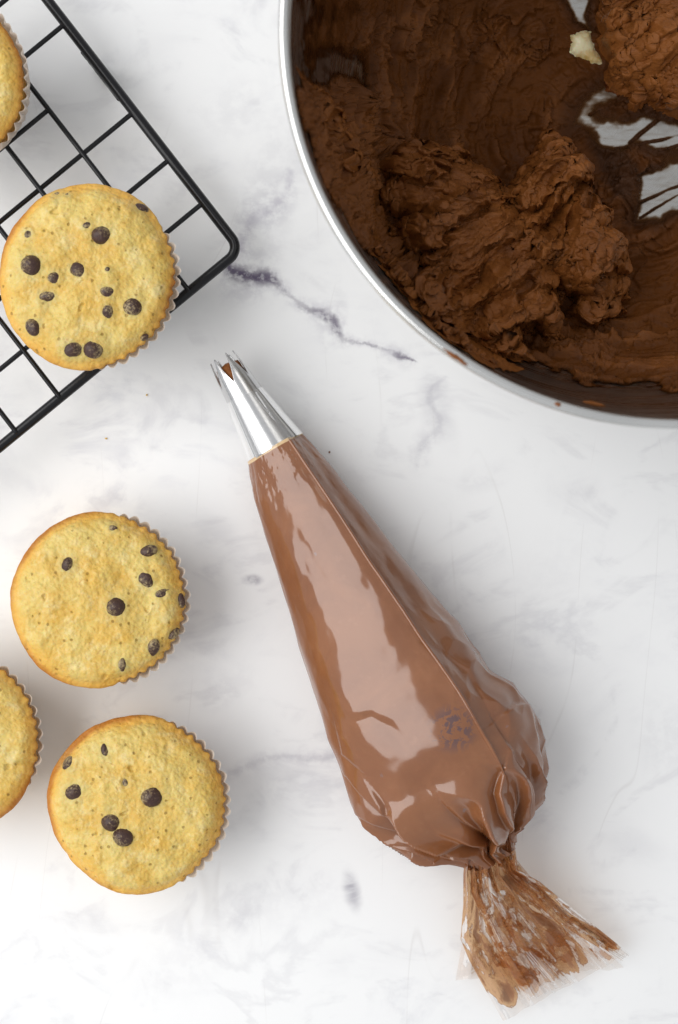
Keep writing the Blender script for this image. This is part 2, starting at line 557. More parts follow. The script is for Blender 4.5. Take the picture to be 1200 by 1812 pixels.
def mat_tail():
    t = NT('smeared_clear_film')
    u, v = t.attr('along'), t.attr('across')
    co = t.n('CombineXYZ', {0: t.m('MULTIPLY', v, 5.0), 1: t.m('MULTIPLY', u, 2.6), 2: t.attr('sheet')}).outputs[0]
    w = t.n('NewGeometry').outputs['Position']
    n1 = t.noise(co, 1.0, 5, .62, 1.1)
    n2 = t.noise(t.n('CombineXYZ', {0: t.m('MULTIPLY', v, 11.0), 1: t.m('MULTIPLY', u, 8.0), 2: t.attr('sheet')}).outputs[0], 1.0, 4, .6, 1.0)
    th = t.m('ADD', t.m('MULTIPLY', n1, .75), t.m('MULTIPLY', n2, .28))
    bias = t.m('MULTIPLY', t.rng(u, .90, 1.0), .18)
    th = t.m('SUBTRACT', th, t.m('ADD', bias, t.attr('clean')))
    cov = t.rng(th, .480, .50)
    thick = t.rng(th, .51, .66)
    edge = t.m('MULTIPLY', cov, t.rng(th, .495, .525, 1, 0))
    c = t.mix(thick, (0.40, 0.185, 0.085), (0.235, 0.085, 0.032))
    c = t.mix(t.m('MULTIPLY', edge, .6), c, (0.19, 0.065, 0.025))
    choc = t.bsdf(Base_Color=c, Roughness=.4, Specular_IOR_Level=.3, Coat_Weight=1.0, Coat_Roughness=.06)
    thin = t.n('BsdfTransparent', {'Color': (.80, .55, .33, 1)})
    op = t.rng(thick, 0, .9, .20, .84)
    op = t.m('MAXIMUM', op, t.m('MULTIPLY', edge, .85))
    ch = t.n('MixShader', {0: op, 1: thin.outputs[0], 2: choc.outputs[0]})
    fr = t.n('Fresnel', {'IOR': 1.45})
    tr = t.n('BsdfTransparent', {'Color': (.975, .97, .96, 1)})
    gl = t.n('BsdfGlossy', {'Color': (1, 1, 1, 1), 'Roughness': .08})
    dif = t.n('BsdfDiffuse', {'Color': (.74, .60, .52, 1)})
    pl = t.n('MixShader', {0: t.rng(t.noise(w, 60, 3), .3, .7, .06, .34), 1: tr.outputs[0], 2: dif.outputs[0]})
    pl = t.n('MixShader', {0: t.m('MINIMUM', t.m('MULTIPLY', fr.outputs[0], .6), .5), 1: pl.outputs[0], 2: gl.outputs[0]})
    return t.done(t.n('MixShader', {0: cov, 1: pl.outputs[0], 2: ch.outputs[0]}))


M_MARBLE, M_CAKE, M_PAPER, M_CHIP = mat_marble(), mat_cake(), mat_paper(), mat_chip()
M_BLACK, M_FROST, M_BUTTER = mat_black_metal(), mat_frosting(), mat_butter()
M_STEEL, M_RIM, M_NOZ = mat_steel('brushed_steel', .28, (.50, .49, .47)), mat_steel('rim_steel', .24, (.70, .70, .69)), mat_steel('nozzle_steel', .19, (.70, .70, .705), False)
M_BAG, M_CLEAR, M_TAIL = mat_bag(), mat_clear(), mat_tail()

# ------------------------------------------------------------------ the marble surface
sx, sy, th = 0.9, 0.9, 0.02
V = [(-sx, -sy, 0), (sx, -sy, 0), (sx, sy, 0), (-sx, sy, 0), (-sx, -sy, -th), (sx, -sy, -th), (sx, sy, -th), (-sx, sy, -th)]
F = [(0, 1, 2, 3), (7, 6, 5, 4), (0, 4, 5, 1), (1, 5, 6, 2), (2, 6, 7, 3), (3, 7, 4, 0)]
slab = mesh_np('marble_surface', V, F, M_MARBLE, smooth=False)
slab['kind'] = 'structure'
slab['label'] = 'white marble surface with grey and violet veins under everything'

# ------------------------------------------------------------------ mixing bowl
RIM_Z, RIM_R = 0.150, 712 * PX * (H - 0.150) / H
BC = P(1202, 50, RIM_Z); BC[2] = 0
prof = np.array([(0, .0105), (.030, .0105), (.052, .013), (.070, .020), (.085, .032), (.097, .048), (.106, .066), (.1125, .086),
                 (.1165, .108), (.1188, .128), (RIM_R - .0032, RIM_Z - .0015)])
# smooth the profile
ts = np.concatenate([[0], np.cumsum(np.hypot(*np.diff(prof, axis=0).T))])


def catmull(ts, pts, q):
    out = np.empty((len(q), pts.shape[1]))
    g = np.gradient(pts, ts, axis=0)
    i = np.clip(np.searchsorted(ts, q, 'right') - 1, 0, len(ts) - 2)
    h = (ts[i + 1] - ts[i])[:, None]
    s = ((q - ts[i]) / (ts[i + 1] - ts[i]))[:, None]
    return ((2 * s**3 - 3 * s**2 + 1) * pts[i] + (s**3 - 2 * s**2 + s) * h * g[i] + (-2 * s**3 + 3 * s**2) * pts[i + 1] + (s**3 - s**2) * h * g[i + 1])


ARC = ts[-1]
tab_q = np.linspace(0, ARC, 400)
tab = catmull(ts, prof, tab_q)
tg = np.gradient(tab, tab_q, axis=0)
tnorm = np.stack([-tg[:, 1], tg[:, 0]], 1)
tnorm /= np.linalg.norm(tnorm, axis=1)[:, None]


def lathe(name, rz, n, mat, parent, closed=False):
    rz = np.asarray(rz)
    an = np.linspace(0, 2 * np.pi, n, endpoint=False)
    V = np.stack([rz[:, 0][:, None] * np.cos(an), rz[:, 0][:, None] * np.sin(an), np.repeat(rz[:, 1][:, None], n, 1)], -1)
    F = grid_faces(len(rz), n, True)
    if closed:
        a = np.arange(n)
        F = np.concatenate([F, np.stack([(len(rz) - 1) * n + a, (len(rz) - 1) * n + (a + 1) % n, (a + 1) % n, a], 1)])
    return mesh_np(name, V.reshape(-1, 3), F, mat, parent)


bowl = empty('mixing_bowl', tuple(BC), 'large brushed steel mixing bowl holding dark chocolate frosting', 'mixing bowl')
inner = tab[::8].copy(); inner[0, 0] = 1e-4
outer = inner - tnorm[::8] * .0014
outer[:, 1] = np.maximum(outer[:, 1], .0005)
outer[outer[:, 0] < .045, 1] = np.linspace(.0018, .0006, (outer[:, 0] < .045).sum())
lathe('bowl_body', np.concatenate([outer, inner[::-1]]), 240, M_STEEL, bowl)
aa = np.linspace(0, 2 * np.pi, 20, endpoint=False)
rr_ = RIM_R - .0020
lathe('rim', np.stack([rr_ + .0016 * np.cos(aa), RIM_Z - .0012 + .0016 * np.sin(aa)], 1), 300, M_RIM, bowl, True)

# ------------------------------------------------------------------ chocolate frosting in the bowl
frost = empty('chocolate_frosting', tuple(BC + [0, 0, .0108]), 'dark whipped chocolate frosting heaped and smeared inside the steel bowl', 'frosting')
FO = BC + np.array([0, 0, .0108])

def gblur(a, sig):
    fy, fx = np.fft.fftfreq(a.shape[0])[:, None], np.fft.rfftfreq(a.shape[1])[None, :]
    return np.fft.irfft2(np.fft.rfft2(a) * np.exp(-2 * (np.pi * sig) ** 2 * (fx ** 2 + fy ** 2)), s=a.shape)


def lic(vx, vy, sig, n, seed, step=1.0):
    """noise dragged along the field vx, vy (cells): the look of something spread with a paddle"""
    hh, ww = vx.shape
    src = gblur(np.random.RandomState(seed).normal(size=vx.shape), sig)
    acc = src.copy()
    yy0, xx0 = np.mgrid[0:hh, 0:ww].astype(float)
    for sgn in (1, -1):
        x, y = xx0.copy(), yy0.copy()
        for k in range(n):
            xi = np.clip(np.rint(x), 0, ww - 1).astype(np.int32); yi = np.clip(np.rint(y), 0, hh - 1).astype(np.int32)
            x += sgn * step * vx[yi, xi]; y += sgn * step * vy[yi, xi]
            xi = np.clip(np.rint(x), 0, ww - 1).astype(np.int32); yi = np.clip(np.rint(y), 0, hh - 1).astype(np.int32)
            acc += src[yi, xi] * (1 - k / n)
    acc = gblur(acc, .6)
    return (acc - acc.mean()) / acc.std()


NG = 860
g1 = np.linspace(-ARC, ARC, NG)
GA, GB = np.meshgrid(g1, g1, indexing='xy')
RHO = np.hypot(GA, GB)
TH = np.arctan2(GB, GA)


def bowl_pt(rho):
    return np.interp(rho, tab_q, tab[:, 0]), np.interp(rho, tab_q, tab[:, 1]), np.interp(rho, tab_q, tnorm[:, 0]), np.interp(rho, tab_q, tnorm[:, 1])


pr, pz, pnr, pnz = bowl_pt(np.minimum(RHO, ARC))
Vb = np.stack([BC[0] + pr * np.cos(TH), BC[1] + pr * np.sin(TH), pz], -1)
QX, QY = proj(Vb)                                  # where that bit of bowl sits in the photo
vis = (RHO < ARC - .001) & (QX < 1290) & (QY > -90)
E = 705 - np.hypot(QX - 1202, QY - 50)             # px in from the rim
AL = np.degrees(np.arctan2(QY - 50, 1202 - QX))    # 0 left, 90 bottom
wx = fbm(GA * 60, GB * 60, 1.0, 3)
wy = fbm(GA * 60, GB * 60, 9.0, 3)
nz_a = fbm(GA * 90, GB * 90, 3.0, 4)
eb = np.interp(AL, [-30, 0, 6, 10, 16, 24, 34, 45, 55, 65, 75, 90, 110], [18, 30, 40, 22, 20, 22, 28, 46, 56, 62, 64, 68, 70])
nz_f = fbm(GA * 260, GB * 260, 23.0, 3)
nz_w = fbm(RHO * 70, TH * 5.5, 29.0, 4)
cover = sstep(-6, 8, E - eb + 26 * nz_w + 6 * nz_f + 8 * nz_a)
thin = np.zeros(E.shape)
# the thin dark film on the upper left wall
film = sstep(14, 6, AL + 4 * wx) * sstep(175, 130, E + 20 * wx)
cover = cover * (1 - film * (.42 - .5 * np.clip(nz_a, -.6, .6)))
bare = [
    ([(985, -30), (1050, -30), (1043, 5), (1036, 28), (1044, 52), (1024, 40), (1012, 20)], 5, 1.0),
    ([(1012, 222), (1022, 190), (1045, 162), (1075, 142), (1100, 124), (1122, 133), (1142, 160), (1095, 178), (1060, 190), (1050, 222)], 9, .85),
    ([(1056, 228), (1074, 218), (1098, 236), (1092, 256), (1066, 258)], 7, 1.05),
    ([(1085, 240), (1115, 215), (1140, 205), (1175, 212), (1215, 224), (1215, 262), (1165, 268), (1130, 250), (1105, 252)], 8, 1.1),
    ([(1129, 388), (1135, 312), (1170, 300), (1230, 283), (1230, 368), (1190, 372), (1168, 388)], 6, 1.15),
    ([(549, 125), (560, 102), (590, 96), (645, 109), (654, 168), (630, 150), (600, 130), (575, 150), (552, 150)], 7, .62),
    ([(508, 20), (545, -30), (560, 20), (540, 60), (520, 90)], 8, .5),
]
QXC = lambda pl: pl[0][0]
nfine = fbm(GA * 240, GB * 240, 2.0, 3)
for pl, soft, st in bare:
    d = poly_sdf(QX, QY, pl) + 4 * nfine + 5 * nz_a
    thin = np.maximum(thin, st * sstep(-soft * 4.0 - 8, -2, d + 8 * wx) * (.75 if QXC(pl) > 800 else .2))
    cover = cover - st * (.45 * sstep(-soft * 4.5, 0, d) + .55 * sstep(-soft * .8, soft * 1.6, d)) * (1.0 + .15 * nfine)
# streaks of frosting dragged across the bare steel
for (a, b, wd) in [((1090, 262), (1205, 238), 2.2), ((1115, 250), (1175, 205), 3), ((1130, 358), (1215, 322), 2.4), ((1133, 384), (1215, 338), 2.0),
                   ((1045, 205), (1110, 165), 2.5), ((1030, 150), (1100, 120), 2.5), ((1140, 268), (1215, 256), 2.5)]:
    ax, ay = a; bx, by = b
    tt = np.clip(((QX - ax) * (bx - ax) + (QY - ay) * (by - ay)) / ((bx - ax)**2 + (by - ay)**2), 0, 1)
    dd = np.hypot(QX - ax - tt * (bx - ax) + 6 * wx, QY - ay - tt * (by - ay) + 8 * wy * .8)
    cover = np.maximum(cover, .6 * sstep(wd * 1.8, wd * .6, dd))
cover = np.clip(cover, -.2, 1.2)
thin = np.maximum(thin, .85 * sstep(-16, 14, poly_sdf(QX, QY, [(1030, 235), (1100, 255), (1135, 300), (1128, 385), (1090, 360), (1060, 300)]) + 10 * wx))
thin = np.clip(thin, 0, 1)

# how rough the coat is
rough = .22 + .30 * sstep(-.1, .45, fbm(GA * 28, GB * 28, 41.0, 3))
rough += .9 * sstep(4, 14, AL) * sstep(88, 50, AL) * sstep(10, 40, E - eb) * sstep(210, 120, E + 25 * wx)
rough += .16 * sstep(35, 50, AL) * sstep(150, 90, E)
rough += .38 * sstep(60, 30, np.abs(QY - 70)) * sstep(600, 700, QX) * sstep(1000, 930, QX)
rough += 1.2 * sstep(-25, 12, poly_sdf(QX, QY, [(520, 150), (600, 160), (660, 215), (700, 260), (690, 340), (720, 420), (800, 560), (900, 640), (760, 600), (640, 480), (560, 330)]) + 15 * wx)
rough = np.clip(rough, 0, 1.25)
# streaks follow the sweep of the beater round the bowl
sw = TH * .055
ux, uy = RHO + .010 * wx, sw + .012 * wy
streak = ridged(ux * 330, uy * 90, 4.0, 4, .55)
lump = ridged(RHO * 85 + 1.3 * wx, TH * 4.6 + 1.3 * wy, 6.0, 4, .5)
def torn(f, sharp=.14):
    s_ = f % 1.0
    return np.where(s_ < 1 - sharp, s_ / (1 - sharp), (1 - s_) / sharp)


tornc = torn(2.4 * fbm(RHO * 62 + .9 * wx, TH * 2.6 + .8 * wy, 14.0, 5, .5))
tornf = torn(2.2 * fbm(RHO * 190 + .6 * wx, TH * 8.0 + .6 * wy, 18.0, 4, .5))
ca_ = TH + np.pi / 2 + .5 * fbm(GA * 22, GB * 22, 51.0, 2)
lvx, lvy = np.cos(ca_), np.sin(ca_)
lc1, lc2, lc3 = lic(lvx, lvy, 5.0, 40, 1), lic(lvx, lvy, 2.0, 26, 2), lic(lvx, lvy, .9, 16, 3)
pits = sstep(.30, .55, pnoise(GA * 200 + wx, GB * 230 + wy, 3.3)) * sstep(-.05, .3, fbm(GA * 40, GB * 40, 8, 2))
disp = .0004 + .0010 * np.clip(cover, 0, 1) + (.0008 * lc1 + .00042 * lc2 + .00020 * lc3 + .0012 * nz_a * np.clip(pnz, .2, 1) + .0008 * nz_w) * (.6 + .9 * rough) + rough * (.0052 * (tornc - .45) + .0013 * (tornf - .5) + .0058 * np.clip(lump - .42, -.25, 1) + .0006 * lc2 + .0004 * lc3 + .0012)
disp -= .0022 * pits * (.6 + rough)
disp = np.where(cover < .6, np.maximum(disp * np.clip(cover, .0, 1), .00025), np.maximum(disp, .00035))
disp *= (sstep(ARC + .001, ARC - .02, RHO) * .85 + .15) * (.26 + .74 * np.clip(pnz, 0, 1))
Vc = np.stack([Vb[..., 0] + pnr * np.cos(TH) * disp, Vb[..., 1] + pnr * np.sin(TH) * disp, Vb[..., 2] + pnz * disp], -1)
# drag the lumps a little sideways so their tips hook over
sh = np.clip(disp - .002, 0, .01) * .6
Vc[..., 0] += sh * np.cos(TH * 2 + 3 * wx)
Vc[..., 1] += sh * np.sin(TH * 2 + 3 * wy)
F = grid_faces(NG, NG, False, vis & (cover > -.02))
v, f, at = compact(Vc.reshape(-1, 3) - FO, F, {'cover': cover, 'thin': thin, 'rel': np.clip(rough - .15 + .16 * lc1 * (E < 400) + .10 * lc2, 0, .60)})
mesh_np('frosting_coat', v, f, M_FROST, frost, at)


def heap(name, polys, peaks, x0, x1, y0, y1, step, seed, zr=.045, hbase=.016, chop=.9, cav=()):
    """a torn heap standing on the bowl floor; polys in photo pixels at height zr"""
    xs = np.arange(P(x0, 0, zr)[0], P(x1, 0, zr)[0], step)
    ys = np.arange(P(0, y1, zr)[1], P(0, y0, zr)[1], step)
    X, Y = np.meshgrid(xs, ys, indexing='xy')
    a1 = fbm(X * 70, Y * 70, seed, 4)
    a2 = fbm(X * 70, Y * 70, seed + 4.4, 4)
    b1 = fbm(X * 260, Y * 260, seed + 2, 3)
    b2 = fbm(X * 260, Y * 260, seed + 8, 3)
    d = np.full(X.shape, -1.0)
    Xw, Yw = X + .0058 * a1 + .0020 * b1, Y + .0058 * a2 + .0020 * b2
    for pl in polys:
        w_ = np.array([P(x, y, zr)[:2] for x, y in pl])
        d = np.maximum(d, poly_sdf(Xw, Yw, w_))
    hm = np.full(X.shape, hbase)
    for (px, py, rp, hh) in peaks:
        c = P(px, py, zr)
        hm = hm + hh * np.exp(-((X - c[0])**2 + (Y - c[1])**2) / (rp * PX)**2)
    for (px, py, rp, hh) in cav:
        c = P(px, py, zr)
        hm = hm - hh * np.exp(-((X - c[0] + .002 * a1)**2 + (Y - c[1] + .002 * a2)**2) / (rp * PX)**2)
    side = 1 - np.exp(-np.maximum(d, 0) / .0042)
    # whipped relief: ridges dragged along a slowly turning flow, lifted flaps, soft lumps
    fa = .55 + 1.7 * fbm(X * 17, Y * 17, seed + 30, 2)
    vx, vy = np.cos(fa), np.sin(fa)
    k_ = .00026 / step
    l1, l2, l3 = lic(vx, vy, 9 * k_, int(60 * k_), int(seed) + 1), lic(vx, vy, 3.6 * k_, int(42 * k_), int(seed) + 2), lic(vx, vy, 1.5 * k_, int(26 * k_), int(seed) + 3)
    blob = fbm(X * 36, Y * 36, seed + 36, 3, .4)
    fx = X * np.cos(.55) + Y * np.sin(.55) + .0040 * a1
    fy = -X * np.sin(.55) + Y * np.cos(.55) + .0046 * a2
    t1 = torn(1.7 * fbm(fx * 24, fy * 42, seed + 15, 4, .42) + .05 * l2, .10)
    r1 = ridged(fx * 34, fy * 84, seed + 1, 3, .45)
    r2 = .5 + .25 * l2
    amod = .45 + .9 * sstep(-.3, .4, fbm(X * 55, Y * 55, seed + 27, 2))
    det = .0130 * blob + .0085 * (t1 - .5) + .0030 * (.8 - np.abs(l1)) + .0030 * (r1 - .5) + (.00135 * (.8 - np.abs(l2)) + .00070 * l3) * amod
    pit = sstep(.36, .62, pnoise(X * 190 + a1, Y * 230, seed + 12))
    det = det - .0016 * pit
    h = hm * side + det * sstep(0, .004, d)
    r = np.hypot(X - BC[0], Y - BC[1])
    zb = np.interp(r, tab[:, 0], tab[:, 1])
    Z = zb + h
    # overhang: push the upper parts outwards and hook the ridges
    gy, gx = np.gradient(d, ys, xs)
    gl = np.hypot(gx, gy) + 1e-6
    o = .0050 * sstep(.3, .9, side) * np.exp(-np.maximum(d, 0) / .010)
    X2 = X - gx / gl * o + chop * (.0040 * (r1 + .5 * t1 - .75) * np.cos(a1 * 4) + .0016 * (r2 - .5) * np.cos(b1 * 3 + 2.0))
    Y2 = Y - gy / gl * o + chop * (.0040 * (r1 + .5 * t1 - .75) * np.sin(a1 * 4 - 1.9) + .0016 * (r2 - .5) * np.sin(b1 * 3 - 1.2))
    Z = np.where(d < .0006, zb + .0002 + np.minimum(h, 0), Z)
    # keep every peak inside the bowl wall
    r2_ = np.hypot(X2 - BC[0], Y2 - BC[1])
    rm_ = np.interp(Z, tab[:, 1], tab[:, 0]) - .0004
    kk_ = np.where(Z > .014, np.minimum(1, rm_ / np.maximum(r2_, 1e-6)), 1)
    X2, Y2 = BC[0] + (X2 - BC[0]) * kk_, BC[1] + (Y2 - BC[1]) * kk_
    V = np.stack([X2, Y2, Z], -1)
    F = grid_faces(len(ys), len(xs), False, d > -.0012)
    v, f, at = compact(V.reshape(-1, 3) - FO, F, {'cover': np.ones(X.shape), 'thin': np.zeros(X.shape), 'rel': np.ones(X.shape)})
    return mesh_np(name, v, f, M_FROST, frost, at)


A = [(655, 285), (700, 240), (735, 228), (800, 228), (868, 255), (905, 300), (940, 335), (985, 400), (1012, 470), (1004, 530), (1014, 606), (985, 622),
     (945, 590), (928, 592), (940, 650), (880, 632), (790, 600), (720, 540), (735, 486), (690, 430), (664, 350)]
B = [(905, 290), (958, 246), (976, 205), (996, 200), (1030, 238), (1058, 268), (1074, 320), (1096, 362), (1126, 440), (1132, 505), (1116, 552), (1062, 572),
     (1024, 556), (1016, 515), (985, 500), (915, 480), (880, 400), (870, 330)]
heap('frosting_heap', [A, B],
     [(790, 400, 110, .016), (900, 480, 90, .020), (740, 300, 70, .012), (1010, 290, 60, .028), (1060, 430, 70, .022), (960, 560, 40, .012), (880, 330, 60, .006)],
     640, 1160, 190, 680, .00026, 21.0, cav=[(925, 300, 28, .010), (1008, 522, 20, .026), (940, 588, 20, .016), (990, 395, 22, .006), (850, 545, 40, .008), (720, 480, 30, .006)])
C = [(1062, -60), (1066, 30), (1058, 60), (1075, 90), (1082, 125), (1100, 128), (1118, 150), (1128, 172), (1160, 165), (1190, 188), (1260, 182), (1270, -60)]
heap('frosting_heap', [C], [(1110, 60, 60, .006), (1180, 100, 70, .006), (1220, 20, 80, .010)], 1040, 1270, -60, 215, .00028, 33.0, zr=.03, hbase=.010)
# ragged ridges clinging to the near wall
heap('wall_smear', [[(536, 205), (566, 176), (610, 196), (640, 240), (668, 300), (676, 345), (640, 372), (604, 330), (566, 270)]],
     [(600, 240, 40, .006), (645, 320, 30, .005)], 500, 720, 140, 420, .00028, 61.0, zr=.06, hbase=.009, chop=.8)
heap('wall_smear', [[(640, 430), (668, 420), (700, 452), (736, 520), (792, 584), (850, 628), (905, 656), (880, 672), (800, 632), (730, 572), (676, 500)]],
     [(700, 500, 40, .004), (800, 610, 40, .004)], 600, 950, 380, 720, .00028, 67.0, zr=.055, hbase=.008, chop=.8)
# loose flake on the scraped lower wall
heap('frosting_flake', [[(1088, 620), (1094, 612), (1108, 610), (1116, 606), (1112, 622), (1102, 636), (1090, 640)]], [(1102, 622, 14, .003)],
     1070, 1135, 590, 655, .00025, 51.0, zr=.045, hbase=.006, chop=.5)
# smears left on the lip of the bowl
for (px, py, ln, wd, sd) in ((806, 630, 26, 4, 1), (1075, 690, 22, 4, 2), (988, 713, 7, 4, 3)):
    an = math.atan2(-(py - 50), px - 1202)
    n_, m_ = 12, 36
    e_ = 705 - math.hypot(px - 1202, py - 50)
    rr0 = RIM_R - .0012 - e_ * .00012
    zz0 = RIM_Z - .0002 - max(0, e_ - 12) * .0006
    V = []
    for i in range(n_):
        p_ = math.pi * i / (n_ - 1)
        for k in range(m_):
            a_ = 2 * math.pi * k / m_
            lx, ly, lz = math.sin(p_) * math.cos(a_), math.sin(p_) * math.sin(a_), -math.cos(p_)
            wob = 1 + .55 * float(fbm(lx * 2.4 + sd, ly * 2.4, lz, 3))
            ta = an + lx * wob * ln * .00018 / RIM_R
            r_ = rr0 + ly * wob * wd * .00018
            V.append((BC[0] + r_ * math.cos(ta) - FO[0], BC[1] + r_ * math.sin(ta) - FO[1], zz0 + lz * .0011 * wob - FO[2]))
    mesh_np('frosting_smear', V, grid_faces(n_, m_, True), M_FROST, frost,
            {'cover': np.ones(len(V)), 'thin': np.zeros(len(V)), 'rel': np.ones(len(V))})
# the cream spot
bt = [(1010, 60), (1030, 54), (1046, 55), (1050, 70), (1053, 84), (1066, 104), (1068, 112), (1046, 112), (1024, 100), (1010, 92)]


def butter():
    zr = .014
    xs = np.arange(P(1000, 0, zr)[0], P(1080, 0, zr)[0], .0003)
    ys = np.arange(P(0, 122, zr)[1], P(0, 44, zr)[1], .0003)
    X, Y = np.meshgrid(xs, ys, indexing='xy')
    w_ = np.array([P(x, y, zr)[:2] for x, y in bt])
    d = poly_sdf(X + .0006 * fbm(X * 300, Y * 300, 1, 3), Y + .0006 * fbm(X * 300, Y * 300, 5, 3), w_)
    r = np.hypot(X - BC[0], Y - BC[1])
    Z = np.interp(r, tab[:, 0], tab[:, 1]) + .0021 + .0022 * (1 - np.exp(-np.maximum(d, 0) / .0012)) + .0007 * fbm(X * 200, Y * 200, 3, 3)
    F = grid_faces(len(ys), len(xs), False, d > -.0003)
    org = P(1035, 85, .0132)
    v, f, at = compact(np.stack([X, Y, Z], -1).reshape(-1, 3) - org, F, {})
    o = mesh_np('butter_lump', v, f, M_BUTTER)
    o.location = org
    o['label'] = 'small pale cream lump of unmixed butter among the chocolate frosting'
    o['category'] = 'butter'


butter()

# ------------------------------------------------------------------ cooling rack
def rack():
    zt = .0215
    fr_r, wi_r = .00198, .00098
    zf, zw = zt - .0025, zt - wi_r
    C0 = np.array([425.7, 441.6])
    dA = np.array([-277., -358.]); dA /= np.linalg.norm(dA)
    dB = np.array([-306., 251.]); dB /= np.linalg.norm(dB)
    LA, LB = 1240., 1900.
    root = empty('cooling_rack', tuple(P(*(C0 + dA * LA / 2 + dB * LB / 2), 0)), 'black wire cooling rack holding two muffins', 'cooling rack')
    ro = np.array(root.location)

    def w(a, b, z):
        return P(*(C0 + dA * a + dB * b), z)
    # rounded rectangle frame
    R = 25.
    pts = []
    for (ca, cb, a0) in ((R, R, 180), (LA - R, R, 270), (LA - R, LB - R, 0), (R, LB - R, 90)):
        for k in range(9):
            an = math.radians(a0 + 90 * k / 8)
            # a axis ~ x, b axis ~ y
            pts.append(w(ca + R * math.cos(an), cb + R * math.sin(an), zf) - ro)
    v, f = tube(pts, fr_r, 18, closed=True)
    mesh_np('outer_frame', v, f, M_BLACK, root)
    bs = [117 + 98.7 * k for k in range(int((LB - 150) / 98.7))]
    As = [106, 203, 308, 407, 506] + [506 + 99.5 * k for k in range(1, int((LA - 560) / 99.5))]
    for b in bs:
        v, f = rounded_tube(w(3, b, zw) - ro, w(LA - 3, b, zw) - ro, wi_r, 12)
        mesh_np('wire', v, f, M_BLACK, root)
    for a in As:
        v, f = rounded_tube(w(a, 3 if a != 407 else bs[0], zw - .0013) - ro, w(a, LB - 3, zw - .0013) - ro, wi_r, 12)
        mesh_np('wire', v, f, M_BLACK, root)
    # little weld beads where the wires meet the frame
    # wire feet: bent loops under the frame
    for (a, b, sgn) in ((395, 2.0, 1), (LA - 395, 2.0, 1), (395, LB - 2, -1), (LA - 395, LB - 2, -1)):
        q = []
        for (da, z) in ((-52, zf - .002), (-40, zf - .0045), (-30, .010), (-22, .0045), (-12, .0023), (12, .0023), (22, .0045), (30, .010), (40, zf - .0045), (52, zf - .002)):
            q.append(w(a + da, b + sgn * .8, z) - ro)
        v, f = tube(q, .0018, 12)
        mesh_np('foot', v, f, M_BLACK, root)


rack()

# ------------------------------------------------------------------ muffins
def chip_mesh(seed):
    n, m = 11, 18
    V = []
    for i in range(n):
        ph = math.pi * i / (n - 1)
        r = math.sin(ph) ** .8
        z = -math.cos(ph)
        z = z * .55 if z < 0 else z * .62 + .22 * max(0, z) ** 5
        for k in range(m):
            a = 2 * math.pi * k / m
            wob = 1 + .10 * float(fbm(math.cos(a) * 1.3 + seed, math.sin(a) * 1.3, z * 1.5, 2))
            V.append((r * wob * math.cos(a), r * wob * math.sin(a), z * (1 + .25 * float(pnoise(r * math.cos(a) * 1.5 + seed, r * math.sin(a) * 1.5, 4.2)))))
    me_o = mesh_np('chocolate_chip', V, grid_faces(n, m, True), M_CHIP)
    me = me_o.data
    bpy.data.objects.remove(me_o)
    return me


CHIPS = [chip_mesh(k * 3.7) for k in range(5)]


